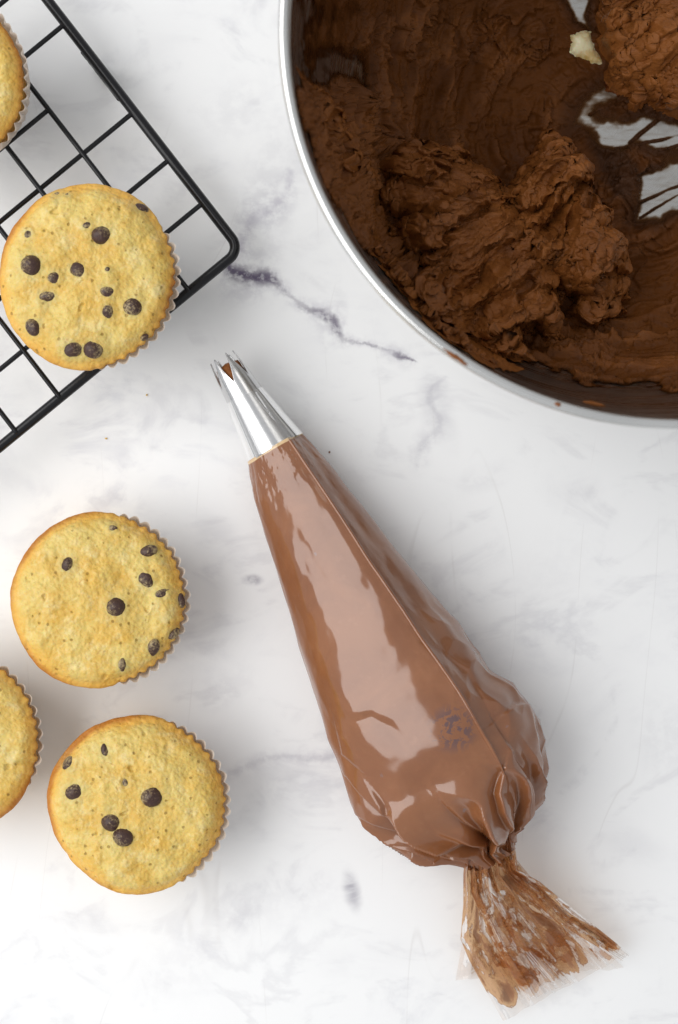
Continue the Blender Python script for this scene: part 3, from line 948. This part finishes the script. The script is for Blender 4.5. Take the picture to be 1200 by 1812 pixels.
def muffin(name, cx, cy, rp, ztop, zbase, outline, flute_dir, seed, chips, label, brown=(), tilt=None, dome=.0034, over=.0012, group='chocolate chip muffins in paper cases', flute_w=1.0, crack=None):
    kk = PX * (H - ztop) / H
    R0 = rp * kk
    top = P(cx, cy, ztop)
    root = empty(name, (top[0], top[1], zbase), label, 'muffin', group)
    hgt = ztop - zbase
    nT = 420
    th = np.linspace(0, 2 * np.pi, nT, endpoint=False)   # world angle
    oa = np.radians([o[0] for o in outline]); ov = np.array([o[1] for o in outline])
    order = np.argsort(oa % (2 * np.pi)); oa, ov = oa[order] % (2 * np.pi), ov[order]
    k3 = np.exp(6.0 * (np.cos(th[:, None] - oa[None, :]) - 1))
    Rt = R0 * (1 + (k3 * ov).sum(1) / (k3.sum(1) + .35))
    Rt = Rt * (1 + .022 * fbm(np.cos(th) * 2.2, np.sin(th) * 2.2, seed, 3))
    fd, fw = math.radians(flute_dir[0]), math.radians(flute_dir[1])
    dth = np.abs((th - fd + np.pi) % (2 * np.pi) - np.pi)
    wf = sstep(fw + .35, fw - .25, dth)                   # where the paper shows
    NF = 46
    ph = NF * th + 1.3 * fbm(np.cos(th) * 1.7, np.sin(th) * 1.7, seed + 3, 2)
    fl = 1 - np.abs(np.sin(ph / 2)) ** .9 * 1.0           # sharp valleys inwards, round lobes outwards
    fl = 1 - fl
    amp = .00165
    fam = .75 + .7 * fbm(np.cos(th) * 9, np.sin(th) * 9, seed + 31, 2)
    # profile rows: (fraction of the radius, drop, flute share)
    rows = [(0, 0), (.02, 0), ]
    tt = np.concatenate([np.linspace(.0, .90, 78), np.linspace(.91, .995, 16)])
    prof_r, prof_z = list(tt), [-(dome * t * t) - .0042 * max(0, (t - .80) / .2) ** 2.6 for t in tt]
    prof_r += [1.0, .998, .985, .96, .93, .88, .80, .74]
    zE = prof_z[-1]
    prof_z += [zE - .0008, zE - .0022, zE - .0036, zE - .0050, zE - .0085, -hgt * .55, -hgt * .8, -hgt + .0012]
    prof_r, prof_z = np.array(prof_r), np.array(prof_z)
    T = np.repeat(prof_r[:, None], nT, 1)
    ed = sstep(.955, 1.0, prof_r)[:, None] * np.where(np.arange(len(prof_r)) > len(tt) + 4, .55, 1.0)[:, None]
    body = (np.arange(len(prof_r)) > len(tt) + 2)[:, None]
    Rr = T * (Rt - .0009 * wf)[None, :] + ed * (amp * fam * np.clip(fl - .45, 0, 1) * 1.25 * wf * flute_w)[None, :] * T + ed * (over * (1 - wf))[None, :]
    X, Y = Rr * np.cos(th), Rr * np.sin(th)
    Z = np.repeat(prof_z[:, None], nT, 1)
    n_big = fbm(X * 55 + seed, Y * 55, seed, 3)
    n_mid = fbm(X * 190, Y * 190, seed + 2, 4)
    n_rdg = ridged(X * 330, Y * 330, seed + 5, 3)
    am = np.where(body, .25, 1.0) * (1 - .35 * sstep(.8, 1, T))
    Z = Z + am * (.0028 * n_big + .00065 * n_mid - .00018 * (n_rdg - .5))
    hole = sstep(.52, .66, pnoise(X * 240, Y * 240, seed + 9)) * sstep(.0, .25, pnoise(X * 60, Y * 60, seed + 19))
    Z = Z - .0011 * hole * am
    bx = am * .0005 * n_mid * sstep(.85, 1, T)
    X, Y = X + bx * np.cos(th), Y + bx * np.sin(th)
    if crack:
        pa, pb = [np.array(P(*q, ztop)[:2]) - top[:2] for q in crack]
        t_ = np.clip(((X - pa[0]) * (pb - pa)[0] + (Y - pa[1]) * (pb - pa)[1]) / ((pb - pa) @ (pb - pa)), 0, 1)
        dc = np.hypot(X - pa[0] - t_ * (pb - pa)[0] + .0008 * n_mid, Y - pa[1] - t_ * (pb - pa)[1] + .0008 * n_big)
        Z = Z - .0022 * sstep(.0016, .0, dc) * (1 - .5 * t_)
    bake = T ** 4.2 * .95 + .18 * n_big + .18 * sstep(.95, 1.0, T)
    for (ba, bw, bs) in brown:
        db = np.abs((th - math.radians(ba) + np.pi) % (2 * np.pi) - np.pi)
        bake = bake + bs * np.exp(-(db / math.radians(bw)) ** 2)[None, :] * sstep(.925, 1.0, T)
    bake = np.where(body, np.maximum(bake, .95), bake)
    stain = np.zeros(T.shape)
    cl = []
    for (px, py, rx, ry, an, vis_) in chips:
        c = P(px, py, ztop)[:2] - top[:2]
        rc_ = np.hypot(*c); jc = int((math.atan2(c[1], c[0]) % (2 * np.pi)) / (2 * np.pi) * nT) % nT
        c = c * min(1, .955 * Rt[jc] / max(rc_, 1e-6))
        rm = (rx + ry) / 2 * kk
        dc = np.hypot(X - c[0], Y - c[1])
        stain = np.maximum(stain, np.exp(-(dc / (rm * 1.45)) ** 2))
        # the crumb swells up round a buried chip
        Z = Z + (1 - body) * .0004 * np.exp(-((dc - rm * 1.05) / (rm * .5)) ** 2) * (1.2 - vis_)
        rr = np.hypot(*c); tq = min(rr / R0, .99)
        a = math.atan2(c[1], c[0])
        z = float(np.interp(tq, prof_r[:len(tt)], prof_z[:len(tt)]))
        ii = int(np.argmin(np.abs(tt - tq))); jj = int(round((a % (2 * np.pi)) / (2 * np.pi) * nT)) % nT
        cl.append((c, float(Z[ii, jj]), rx * kk, ry * kk, an, vis_))
    rel = np.array([0, 0, hgt])
    V = np.stack([X, Y, Z], -1).reshape(-1, 3) + rel
    F = grid_faces(len(prof_r), nT, True)
    mesh_np('cake', V, F, M_CAKE, root, {'bake': bake, 'stain': stain})
    for i, (c, z, rx, ry, an, vis_) in enumerate(cl):
        o = bpy.data.objects.new('chocolate_chip', CHIPS[(i + int(seed * 7)) % 5])
        COL.objects.link(o)
        o.parent = root
        rm = max(rx, ry)
        hz = min(rx, ry) * .9 + .0006
        # buried chips sit lower: vis_ 1 = proud, 0 = only the top skin shows
        o.location = (c[0], c[1], z + hgt + hz * (-.76 + .58 * vis_))
        o['crumb'] = 1.0 - vis_
        rs = random.Random(int(seed * 100) + i)
        o.rotation_euler = Euler((rs.uniform(-.8, .8) * (1.15 - vis_), rs.uniform(-.8, .8) * (1.15 - vis_), math.radians(an)))
        sc = 1.10 + .20 * (1 - vis_)
        o.scale = (rx * sc, ry * sc, hz)
    # paper case
    nv = 9
    hh = np.linspace(0, 1, nv)
    ntl = NF * 12
    tl = np.linspace(0, 2 * np.pi, ntl, endpoint=False)
    Rl = np.interp(tl, th, Rt, period=2 * np.pi)
    wl = np.interp(tl, th, wf, period=2 * np.pi)
    phl = np.interp(np.concatenate([tl]), np.concatenate([th, [2 * np.pi]]), np.concatenate([ph, [ph[0] + NF * 2 * np.pi]]))
    fll = np.abs(np.sin(phl / 2)) ** .9
    zl_top = hgt + zE + .0006
    zl = .0004 + hh * (zl_top - .0004)
    jig = .0010 * fbm(np.cos(tl) * 9, np.sin(tl) * 9, seed + 2, 2)
    rl = (.735 + (1.0 - .735) * hh ** .9)[:, None] * (Rl + .00005 - .0013 * (1 - wl))[None, :] + ((amp * (.35 + .75 * hh))[:, None] * (fll - .35)[None, :]) + (.0009 * hh)[:, None] * wl[None, :]
    zz = np.repeat(zl[:, None], ntl, 1) + (hh ** 4)[:, None] * (jig - .0034 * (1 - wl))[None, :]
    V = np.stack([rl * np.cos(tl), rl * np.sin(tl), zz], -1).reshape(-1, 3)
    F = grid_faces(nv, ntl, True)
    cidx = len(V)
    V = np.concatenate([V, [[0, 0, .0004]]])
    a = np.arange(ntl)
    F2 = np.stack([a, a, (a + 1) % ntl, a], 1)
    F3 = np.stack([np.full(ntl, cidx), (a + 1) % ntl, a], 1)
    o = mesh_np('paper_case', V, F, M_PAPER, root)
    import bmesh
    bm = bmesh.new(); bm.from_mesh(o.data); bm.verts.ensure_lookup_table()
    for q in F3:
        bm.faces.new([bm.verts[i] for i in q]).smooth = True
    bm.to_mesh(o.data); bm.free()
    if tilt:
        root.rotation_euler = tilt
    return root


ZR = .0218
muffin('muffin', 172, 1064, 153, .037, 0, [(225, .02), (315, -.015), (45, .01), (135, .0), (0, .0)], (0, 75), 1.7,
       [(118, 1001, 9, 14, -15, .75), (261, 976, 15, 10, 15, .8), (256, 1026, 12, 15, 35, .65), (286, 1050, 14, 8, 25, .45), (204, 1075, 17, 17, 0, .9),
        (322, 1064, 6, 12, 10, .8), (310, 1125, 11, 7, 45, .6), (269, 1147, 10, 15, -20, .65), (215, 1178, 7, 12, 10, .45), (196, 935, 9, 5, 0, .3)],
       'golden muffin on the marble below the rack, with chocolate chips along its right edge', brown=[(135, 40, .35), (225, 25, .25)])
muffin('muffin', 152, 486, 157, .058, ZR, [(90, .045), (270, .045), (180, -.01), (0, -.01), (315, -.03)], (-25, 55), 2.9,
       [(54, 469, 17, 17, 0, .9), (179, 415, 17, 15, 20, 1.0), (247, 361, 14, 9, -15, .75), (137, 478, 13, 15, 20, .8), (95, 490, 12, 11, 0, .55), (80, 523, 17, 10, 0, .55),
        (57, 577, 13, 15, 15, .75), (128, 616, 16, 13, 10, .95), (163, 615, 17, 16, 0, .85), (191, 515, 13, 10, -10, .55), (189, 550, 10, 13, 0, .55),
        (234, 541, 16, 16, 30, .7), (95, 340, 13, 8, 15, .4), (117, 343, 7, 5, 0, .5), (48, 413, 9, 8, 40, .3), (190, 477, 5, 5, 0, .5), (153, 398, 10, 6, 20, .35), (264, 606, 7, 5, 30, .6)],
       'yellow muffin studded with many chocolate chips, on the corner of the black rack', brown=[(150, 25, .4), (-10, 15, .25)])
muffin('muffin', 238, 1431, 154, .037, 0, [(225, -.075), (270, .03), (0, .04), (90, .01), (180, .03), (45, .03)], (5, 62), 4.2,
       [(268, 1409, 18, 18, 0, .95), (196, 1455, 16, 16, 0, .9), (217, 1482, 17, 16, 0, .95), (131, 1402, 16, 13, 20, .9), (185, 1333, 7, 13, 15, .5), (119, 1357, 10, 14, -15, .45), (221, 1384, 7, 11, 15, .35)],
       'golden muffin on marble with two touching chips and a dark brown upper left edge', brown=[(130, 40, .6), (190, 25, .3)], dome=.0045)
muffin('muffin', -101, 1316, 162, .037, 0, [(0, .0), (315, .01)], (25, 48), 5.6, [],
       'plain topped yellow muffin without visible chips, cut off by the left border', brown=[(-40, 25, .35)], crack=[(62, 1352), (30, 1352)])
muffin('muffin', -84, 125, 152, .058, ZR + .001, [(0, .0), (300, .02)], (-10, 90), 6.4,
       [(14, 185, 11, 8, 0, .7)],
       'muffin on the rack showing its white pleated paper case and one small chip', brown=[(20, 30, .2)], tilt=(math.radians(4.0), math.radians(-11), 0), over=.0, flute_w=.3)

# ------------------------------------------------------------------ piping bag
AX = np.array([.495, .869]); NX = np.array([.869, -.495])
P0 = np.array([487., 790.])


def qc(p):
    d = np.array(p, float) - P0
    return d @ AX, d @ NX


Lp = [qc(p) for p in [(437, 812), (450, 880), (470, 950), (490, 1010), (510, 1075), (535, 1160), (560, 1240), (580, 1310), (596, 1345), (612, 1395), (622, 1430), (640, 1462), (700, 1497), (768, 1522), (800, 1520)]]
Rp = [qc(p) for p in [(533, 768), (590, 828), (640, 892), (700, 970), (750, 1032), (800, 1095), (832, 1140), (862, 1185), (905, 1213), (935, 1250), (957, 1288), (965, 1330), (967, 1375), (946, 1430), (908, 1466), (903, 1478)]]
Lp[0] = (-3, Lp[0][1]); Rp[0] = (-3, Rp[0][1])
Lp += [(815, -68), (845, -50)]
Rp += [(825, 12), (845, 4)]
Lp.sort(); Rp.sort()
QEND = 822.
bag = empty('piping_bag', tuple(P(700, 1150, 0)), 'filled clear piping bag of brown chocolate frosting with steel star nozzle and twisted end', 'piping bag')
BO = np.array(bag.location)
ZTOP = ([-190, -100, 0, 150, 350, 560, 680, 760, 800, 842], [.0270, .0270, .0275, .036, .047, .054, .0525, .046, .037, .030])
ZBOT = ([-190, 0, 150, 500, 700, 780, 842], [.010, .0058, .0012, .0004, .0004, .003, .008])


def bag_xyz(q, c, z):
    """q along the axis, c sideways (photo px at height zm), z metres"""
    px = P0[0] + AX[0] * q + NX[0] * c
    py = P0[1] + AX[1] * q + NX[1] * c
    return px, py


def build_bag():
    nq, nf = 480, 480
    q = np.linspace(0, QEND, nq)[:, None]
    ph = np.linspace(0, 2 * np.pi, nf, endpoint=False)[None, :]
    ql = q[:, 0]
    cl = np.interp(ql, *zip(*Lp)); cr = np.interp(ql, *zip(*Rp))
    k = np.ones(9) / 9
    cl = np.convolve(np.pad(cl, 4, 'edge'), k, 'valid'); cr = np.convolve(np.pad(cr, 4, 'edge'), k, 'valid')
    zt = np.interp(ql, *ZTOP)[:, None]; zb = np.interp(ql, *ZBOT)[:, None]
    k2 = np.ones(41) / 41
    zt[:, 0] = np.convolve(np.pad(zt[:, 0], 20, 'edge'), k2, 'valid')
    mid, w = ((cl + cr) / 2)[:, None], ((cr - cl) / 2)[:, None]
    co, si = np.cos(ph), np.sin(ph)
    zm = zb + (zt - zb) * .46
    lat = np.sign(co) * np.abs(co) ** .92
    skew = np.interp(ql, [0, 100, 250, 400, 640, 760, 842], [.2, .32, .35, .36, .30, .1, .0])[:, None]
    xs_ = np.where(lat > skew, (lat - skew) / (1 - skew), (lat - skew) / (1 + skew))
    up = np.clip(1 - np.abs(xs_) ** 1.9, 0, 1) ** .60
    lo = np.sign(si) * np.abs(si) ** .55
    z = np.where(si > 0, zm + (zt - zm) * up, zm + (zm - zb) * lo)
    c = mid + w * lat
    # outward direction in (c, z)
    wm = w * PX
    nc, nz = co / np.maximum(wm, 1e-3), si / np.maximum(zt - zm, 1e-3)
    nl = np.hypot(nc, nz); nc, nz = nc / nl, nz / nl
    # --- relief
    xn, yn = q / 100., ph
    cx_, sx_ = np.cos(ph) * 1.2, np.sin(ph) * 1.2
    d = .0006 * fbm(cx_ * 1.3, sx_ * 1.3, xn * .8, 2) + .00022 * fbm(cx_ * 3.2, sx_ * 3.2, xn * 2.0 + 5, 2)
    # front crumples
    d = d + .00035 * sstep(130, 20, q) * fbm(cx_ * 4, sx_ * 4, xn * 4.0, 3)
    # seam fold running down the bag
    sq = np.interp(ql, [0, 97, 254, 392, 563, 667, 700, 842], [24, 31, 39, 50, 60, 60, 56, -20])[:, None]
    sphi = np.arccos(np.clip((sq - mid) / w, -.98, .98))
    dp = ph - sphi
    fade = sstep(735, 640, q)
    lat_d = (dp * w * PX)                              # metres to the seam, + = left of it
    d = d + fade * .0012 * np.where(lat_d > 0, np.exp(-np.abs(lat_d) / .0022), np.exp(-np.abs(lat_d) / .0006))
    d = d - fade * .0016 * np.exp(-((lat_d + .008) / .006) ** 2) * (si > -.2)
    # the right shoulder is crumpled
    rs = sstep(330, 480, q) * sstep(1.15, .75, np.abs(ph - .15))
    cr_n = ridged(cx_ * 1.3 + .3 * np.sin(xn), sx_ * 1.3, xn * .8 + 3, 2, .4)
    d = d + rs * (.0030 * (cr_n - .5) + .0008)
    # gathered folds at the tie
    ramp = sstep(560, 800, q)
    warp = .9 * fbm(cx_ * .9, sx_ * .9, xn * .55 + 2, 2) + .35 * (xn - 7.0)
    kf = 11
    saw = (kf * (ph + warp * .55) / (2 * np.pi)) % 1.0
    fold = np.where(saw < .84, saw / .84, (1 - saw) / .16)
    fold = fold ** 1.3
    kf2 = 19
    saw2 = (kf2 * (ph + .5 * warp) / (2 * np.pi)) % 1.0
    fold2 = np.where(saw2 < .8, saw2 / .8, (1 - saw2) / .2)
    mod = .55 + .9 * np.clip(fbm(cx_ * 1.1, sx_ * 1.1, 3.3 + xn * .3, 2) + .3, 0, 1)
    lef = 1 + .8 * sstep(1.9, 2.9, ph) * sstep(4.2, 3.3, ph)
    d = d - ramp * mod * lef * np.clip(w / 95., .35, 1) * (.0135 * (.62 - fold) * sstep(600, 760, q) * (.45 + .55 * sstep(842, 760, q)) + .0042 * (.6 - fold2) * sstep(690, 790, q))
    # a soft dent like the arc mark low on the left panel
    for (dq, dc, rq, rc, dpth) in ((520, -70, 24, 50, .0003), (430, -110, 60, 26, -.0010), (250, -40, 120, 18, .0005), (590, 12, 50, 40, -.0012), (640, -60, 26, 36, .0015)):
        d = d - dpth * np.exp(-((q - dq - .25 * (c - dc)) / rq) ** 2 - ((c - dc) / rc) ** 2) * (si > 0)
    # creases drawn in the film: photo polyline, step height, reach
    bx, by = P0[0] + AX[0] * q + NX[0] * c, P0[1] + AX[1] * q + NX[1] * c
    topm = sstep(-.02, .38, si)
    for (pl, dep, wid) in (
            ([(612, 1372), (640, 1400), (670, 1425), (720, 1468), (772, 1512)], .0030, 16),
            ([(628, 1440), (690, 1470), (760, 1488), (810, 1496)], .0034, 12),
            ([(655, 1385), (676, 1412), (684, 1445)], -.0016, 12),
            ([(786, 1412), (812, 1440), (850, 1468), (895, 1488)], .0038, 16),
            ([(878, 1350), (868, 1385), (876, 1420), (902, 1470)], .0042, 15),
            ([(760, 1492), (810, 1482), (860, 1490), (900, 1512)], .0030, 11),
            ([(700, 1490), (760, 1500), (800, 1512)], .0024, 9),
            ([(905, 1425), (898, 1445), (908, 1466)], -.0028, 9),
            ([(866, 1262), (888, 1300), (935, 1388)], -.0016, 20),
            ([(950, 1250), (900, 1240), (868, 1262)], .0014, 18),
            ([(770, 1130), (820, 1180), (860, 1245)], .0010, 16),
            ([(596, 1290), (604, 1330), (634, 1352)], .0010, 14),
            ([(612, 1290), (628, 1268), (655, 1260), (685, 1274), (712, 1300)], .0009, -11)):
        best = np.full(bx.shape, 1e9); sd = np.zeros(bx.shape); tp = np.zeros(bx.shape)
        L_ = np.cumsum([0] + [math.dist(pl[i], pl[i + 1]) for i in range(len(pl) - 1)])
        for i in range(len(pl) - 1):
            (ax_, ay_), (ex, ey) = pl[i], np.subtract(pl[i + 1], pl[i])
            t_ = np.clip(((bx - ax_) * ex + (by - ay_) * ey) / (ex * ex + ey * ey), 0, 1)
            dd = np.hypot(bx - ax_ - t_ * ex, by - ay_ - t_ * ey)
            near = dd < best
            best = np.where(near, dd, best)
            sd = np.where(near, np.sign(ex * (by - ay_) - ey * (bx - ax_)), sd)
            tp = np.where(near, (L_[i] + t_ * (L_[i + 1] - L_[i])) / L_[-1], tp)
        env = np.sin(np.pi * np.clip(tp * .86 + .07, 0, 1)) ** .7
        # upper side lifts into a lip, lower side drops away under it
        sg = np.tanh(sd * best / 2.4)
        if wid > 0:
            pr_ = .5 * (1 - sg) * .55 * np.exp(-best / wid) - .5 * (1 + sg) * .75 * np.exp(-best / (wid * .75))
        else:
            pr_ = -np.exp(-(best / wid) ** 2)
        d = d + topm * dep * env * pr_ * (1.45 if abs(dep) > .002 else 1)
    lo_damp = np.where(si < -.25, .15, 1.0)
    d = d * lo_damp
    c2 = c + nc * d / PX
    z2 = np.maximum(z + nz * d, zb * .6 + .0001)
    kz = PX * (H - zm) / H
    px = P0[0] + AX[0] * q + NX[0] * c2
    py = P0[1] + AX[1] * q + NX[1] * c2
    X, Y = (px - 600) * kz, (906 - py) * kz
    V = np.stack([X, Y, z2 + 0 * X], -1)
    # the welded seam: a thin fin of film standing on the fold
    pts, rad = [], []
    for i in range(0, nq, 3):
        if ql[i] > 700:
            break
        j = int(round(float(sphi[i, 0]) / (2 * np.pi) * nf)) % nf
        pts.append(V[i, j] - BO + [0, 0, .0001]); rad.append(.0007 if ql[i] < 640 else .0007 * (720 - ql[i]) / 80)
    pts = np.array(pts)
    for ax_ in range(3):
        pts[:, ax_] = np.convolve(np.pad(pts[:, ax_], 4, 'edge'), np.ones(9) / 9, 'valid')
    vs_, fs_ = tube(pts, rad, 8)
    mesh_np('seam', vs_, fs_, M_BAG, bag, {'front': np.zeros(len(vs_))})
    front = np.repeat(sstep(10, 0, ql)[:, None], nf, 1)
    mesh_np('filled_bag', V.reshape(-1, 3) - BO, grid_faces(nq, nf, True), M_BAG, bag, {'front': front})


build_bag()


def q_world(q, c, z):
    px, py = P0[0] + AX[0] * q + NX[0] * c, P0[1] + AX[1] * q + NX[1] * c
    return P(px, py, z)


# nozzle: axis in the world
n0 = q_world(4, -1, .0170)
n1 = q_world(-184, -4, .0150)
nax = n1 - n0; nlen = np.linalg.norm(nax); nax /= nlen
nu = np.cross(nax, [0, 0, 1]); nu /= np.linalg.norm(nu)
nv_ = np.cross(nu, nax)


def ring_mesh(name, ts_, rs_, nseg, mat, parent, lenf=None, inward=0.0):
    an = np.linspace(0, 2 * np.pi, nseg, endpoint=False)
    T = np.repeat(np.asarray(ts_)[:, None], nseg, 1)
    if lenf is not None:
        T = lenf(T, an[None, :])
    Rr = np.interp(T, *RN) + inward
    pts = n0 + T[..., None] * nlen * nax + Rr[..., None] * (np.cos(an)[None, :, None] * nu + np.sin(an)[None, :, None] * nv_)
    return pts, an


RN = ([0, .5, .8, 1.0], [48.5 * PX * .975, 36 * PX * .975, 30 * PX * .975, 24.0 * PX * .975])
noz = None


def build_nozzle():
    global noz
    NTE = 6
    tip_cut = .72

    def lf(T, an):
        # V cuts: the length each generator runs to
        s = np.abs(((an * NTE / (2 * np.pi)) + .42) % 1.0 - .5) * 2      # 0 mid-notch? 1 at notch
        end = 1.0 - (1 - tip_cut) * np.clip((s - .06) / .94, 0, 1) ** .9
        return np.minimum(T, 1.0) * end / 1.0
    ts_ = np.concatenate([np.linspace(0, .7, 8), np.linspace(.74, 1.0, 14)])
    pts, an = ring_mesh('n', ts_, None, NTE * 24, None, None, lf)
    n, m = pts.shape[:2]
    pin, _ = ring_mesh('n', ts_, None, NTE * 24, None, None, lf, inward=-.0005)
    V = np.concatenate([pts, pin[::-1]], 0)
    noz = mesh_np('nozzle', V.reshape(-1, 3) - BO, grid_faces(2 * n, m, True), M_NOZ, bag)
    # frosting inside the nozzle
    ts2 = np.linspace(0, .93, 30)
    an = np.linspace(0, 2 * np.pi, 60, endpoint=False)
    T, AN = np.meshgrid(ts2, an, indexing='ij')
    Rr = np.interp(T, *RN) - .0011 + .0007 * fbm(np.cos(AN) * 2 + 4, np.sin(AN) * 2, T * 14, 3) * sstep(.6, .8, T)
    Rr = Rr * np.where(T > .925, .02, 1)
    pts = n0 + T[..., None] * nlen * nax + Rr[..., None] * (np.cos(AN)[..., None] * nu + np.sin(AN)[..., None] * nv_)
    mesh_np('frosting_filling', pts.reshape(-1, 3) - BO, grid_faces(30, 60, True), M_FROST, noz, {'cover': np.ones(T.shape), 'thin': np.zeros(T.shape), 'rel': np.ones(T.shape)})


build_nozzle()


def build_sleeve():
    nq, nf = 24, 90
    q = np.linspace(2, -104, nq)
    ph = np.linspace(0, 2 * np.pi, nf, endpoint=False)
    cl = np.interp(-q, [-2, 104], [51.5, 36]); cr = np.interp(-q, [-2, 50, 104], [54, 43, 33])
    V = np.zeros((nq, nf, 3))
    for i in range(nq):
        t_ = max(0., -(q[i] - 4) / 188)
        cz = n0[2] + t_ * (n1[2] - n0[2])
        rn = np.interp(t_, *RN) + .0004
        mid, w_ = (cr[i] - cl[i]) / 2 - 1, (cr[i] + cl[i]) / 2 + 2
        for j in range(nf):
            co, si = math.cos(ph[j]), math.sin(ph[j])
            # flattened film: pointed at the sides, hugging the cone above and below
            lat = abs(co) ** .9 * (1 if co > 0 else -1)
            zz = cz + (rn + .0002) * (1 if si > 0 else -1) * abs(si) ** 1.0
            V[i, j] = q_world(q[i] + 2.5 * co, mid + w_ * lat, cz)
            V[i, j, 2] = zz
    o = mesh_np('clear_sleeve', V.reshape(-1, 3) - BO, grid_faces(nq, nf, True), M_CLEAR, bag)
    # seam crease continuing up the sleeve
    pts = []
    for q_, c_ in ((4, 25), (-30, 23), (-60, 21), (-100, 18)):
        p = q_world(q_, c_, .0235); p[2] = .0245 + .0002 * (q_ / 30)
        pts.append(p - BO)
    v, f = tube(pts, .00022, 6)
    mesh_np('seam', v, f, M_CLEAR, bag)


build_sleeve()


def sheet(name, Le, Re, zfun, nu_, nv, sheetid, clean, pleat, seed, wide=1.0):
    Le, Re = np.array(Le, float), np.array(Re, float)

    def res(a, n):
        s = np.concatenate([[0], np.cumsum(np.hypot(*np.diff(a, axis=0).T))])
        q = np.linspace(0, s[-1], n)
        return np.stack([np.interp(q, s, a[:, 0]), np.interp(q, s, a[:, 1])], 1)
    l, r = res(Le, nv), res(Re, nv)
    v = np.linspace(0, 1, nv)[:, None]; u = np.linspace(0, 1, nu_)[None, :]
    bow = 1 + .10 * np.sin(np.pi * u) * v
    us = u + .035 * np.sin(u * 2 * np.pi * 5 + 1.0 + 2 * v) * (1 - .4 * v) * np.sin(np.pi * u)
    px = l[:, 0:1] * (1 - us) + r[:, 0:1] * us
    py = l[:, 1:2] * (1 - us) + r[:, 1:2] * us
    py = py + 10 * fbm(u * 7 + seed, v * 0 + 1.0, seed, 3) * v ** 6
    uu = u + .05 * fbm(u * 3, v * 1.2, seed, 2)
    f1 = 1 - np.abs(2 * ((uu * pleat + .2) % 1) - 1)
    f2 = 1 - np.abs(2 * ((uu * pleat * 2.7 + .5 + .3 * v) % 1) - 1)
    z = zfun(v, u) + (.0078 * (f1 - .5) * (.35 + .65 * np.sin(np.pi * np.clip(v * .8 + .15, 0, 1))) + .0018 * (f2 - .5)) * (1 - .25 * v) + .0009 * fbm(u * 9, v * 6, seed + 3, 3)
    z = np.maximum(z, .0005 + sheetid * .0004)
    k = PX * (H - z) / H
    V = np.stack([(px - 600) * k, (906 - py) * k, z], -1)
    ones = np.ones(z.shape)
    cl = clean(v, u) * ones
    return mesh_np(name, V.reshape(-1, 3) - BO, grid_faces(nv, nu_), M_TAIL, bag,
                   {'along': v * ones, 'across': u * ones * wide, 'sheet': ones * sheetid * 3.7, 'clean': cl})


Le = [(838, 1468), (826, 1500), (820, 1545), (820, 1600), (815, 1662), (830, 1698), (850, 1735), (890, 1806)]
Re = [(896, 1448), (910, 1490), (917, 1538), (955, 1560), (1010, 1606), (1066, 1650), (1112, 1688)]
sheet('twisted_tail', Le, Re, lambda v, u: .0290 * (1 - v) ** 1.35 * sstep(-.06, .13, v) + .0055 + .004 * np.sin(np.pi * u) * (1 - v), 260, 240, 1,
      lambda v, u: -.06 * sstep(.6, .2, v) + .05 * sstep(.85, 1, u) * sstep(.4, .9, v), 3.6, 3.0)
sheet('twisted_tail', [(826, 1510), (826, 1600), (818, 1668), (806, 1735)], [(905, 1510), (950, 1565), (1040, 1650), (1104, 1712)],
      lambda v, u: .0160 * (1 - v) ** 1.4 + .0018, 180, 160, 0, lambda v, u: .05 + .10 * sstep(.35, .0, u), 3, 8.0)

# bands where the film is folded over on itself
sheet('folded_band', [(866, 1512), (905, 1560), (985, 1632), (1080, 1690), (1098, 1700)], [(909, 1500), (917, 1540), (955, 1560), (1010, 1605), (1066, 1649), (1114, 1688)],
      lambda v, u: .0245 * (1 - v) ** 1.35 * sstep(-.1, .10, v) + .0085 + .0022 * np.sin(np.pi * u), 60, 160, 2, lambda v, u: -.01 + .10 * sstep(.88, 1, v), 1.4, 12.0, .30)
sheet('folded_band', [(832, 1520), (834, 1580), (880, 1680), (935, 1770)], [(862, 1512), (880, 1570), (945, 1670), (1012, 1738)],
      lambda v, u: .0235 * (1 - v) ** 1.35 * sstep(-.1, .10, v) + .0078 + .0020 * np.sin(np.pi * u), 70, 160, 3, lambda v, u: .01 + .12 * sstep(.80, 1, v), 1.8, 17.0, .34)

# ------------------------------------------------------------------ crumbs on the marble
def crumb(px, py, rp, mat, label, seed, group=None):
    n, m = 7, 10
    V = []
    rs = np.random.RandomState(seed)
    for i in range(n):
        p = math.pi * i / (n - 1)
        for k in range(m):
            a = 2 * math.pi * k / m
            r = rp * PX * (1 + .35 * (rs.rand() - .5)) * math.sin(p)
            V.append((r * math.cos(a), .75 * r * math.sin(a), rp * PX * .6 * (1 - math.cos(p)) * .9))
    o = mesh_np('crumb', V, grid_faces(n, m, True), mat, None, {'cover': np.ones(len(V)), 'thin': np.zeros(len(V)), 'rel': np.ones(len(V)), 'bake': np.ones(len(V)) * .8, 'stain': np.zeros(len(V))})
    o.location = P(px, py, 0) + [0, 0, .0001]
    o.rotation_euler = (0, 0, rs.rand() * 6)
    o['label'] = label
    o['category'] = 'crumb'
    if group:
        o['group'] = group


crumb(957, 1419, 4.5, M_FROST, 'tiny brown chocolate crumb on the marble just right of the bag', 1)
crumb(188, 776, 2.2, M_CAKE, 'tiny cake crumb on the marble below the wire rack corner muffin', 2, 'tiny cake crumbs on the marble')
crumb(583, 800, 2.0, M_FROST, 'tiny dark speck on the marble beside the nozzle end of the bag', 3)
crumb(260, 699, 2.0, M_CAKE, 'tiny cake crumb on the marble between the rack and the nozzle', 4, 'tiny cake crumbs on the marble')
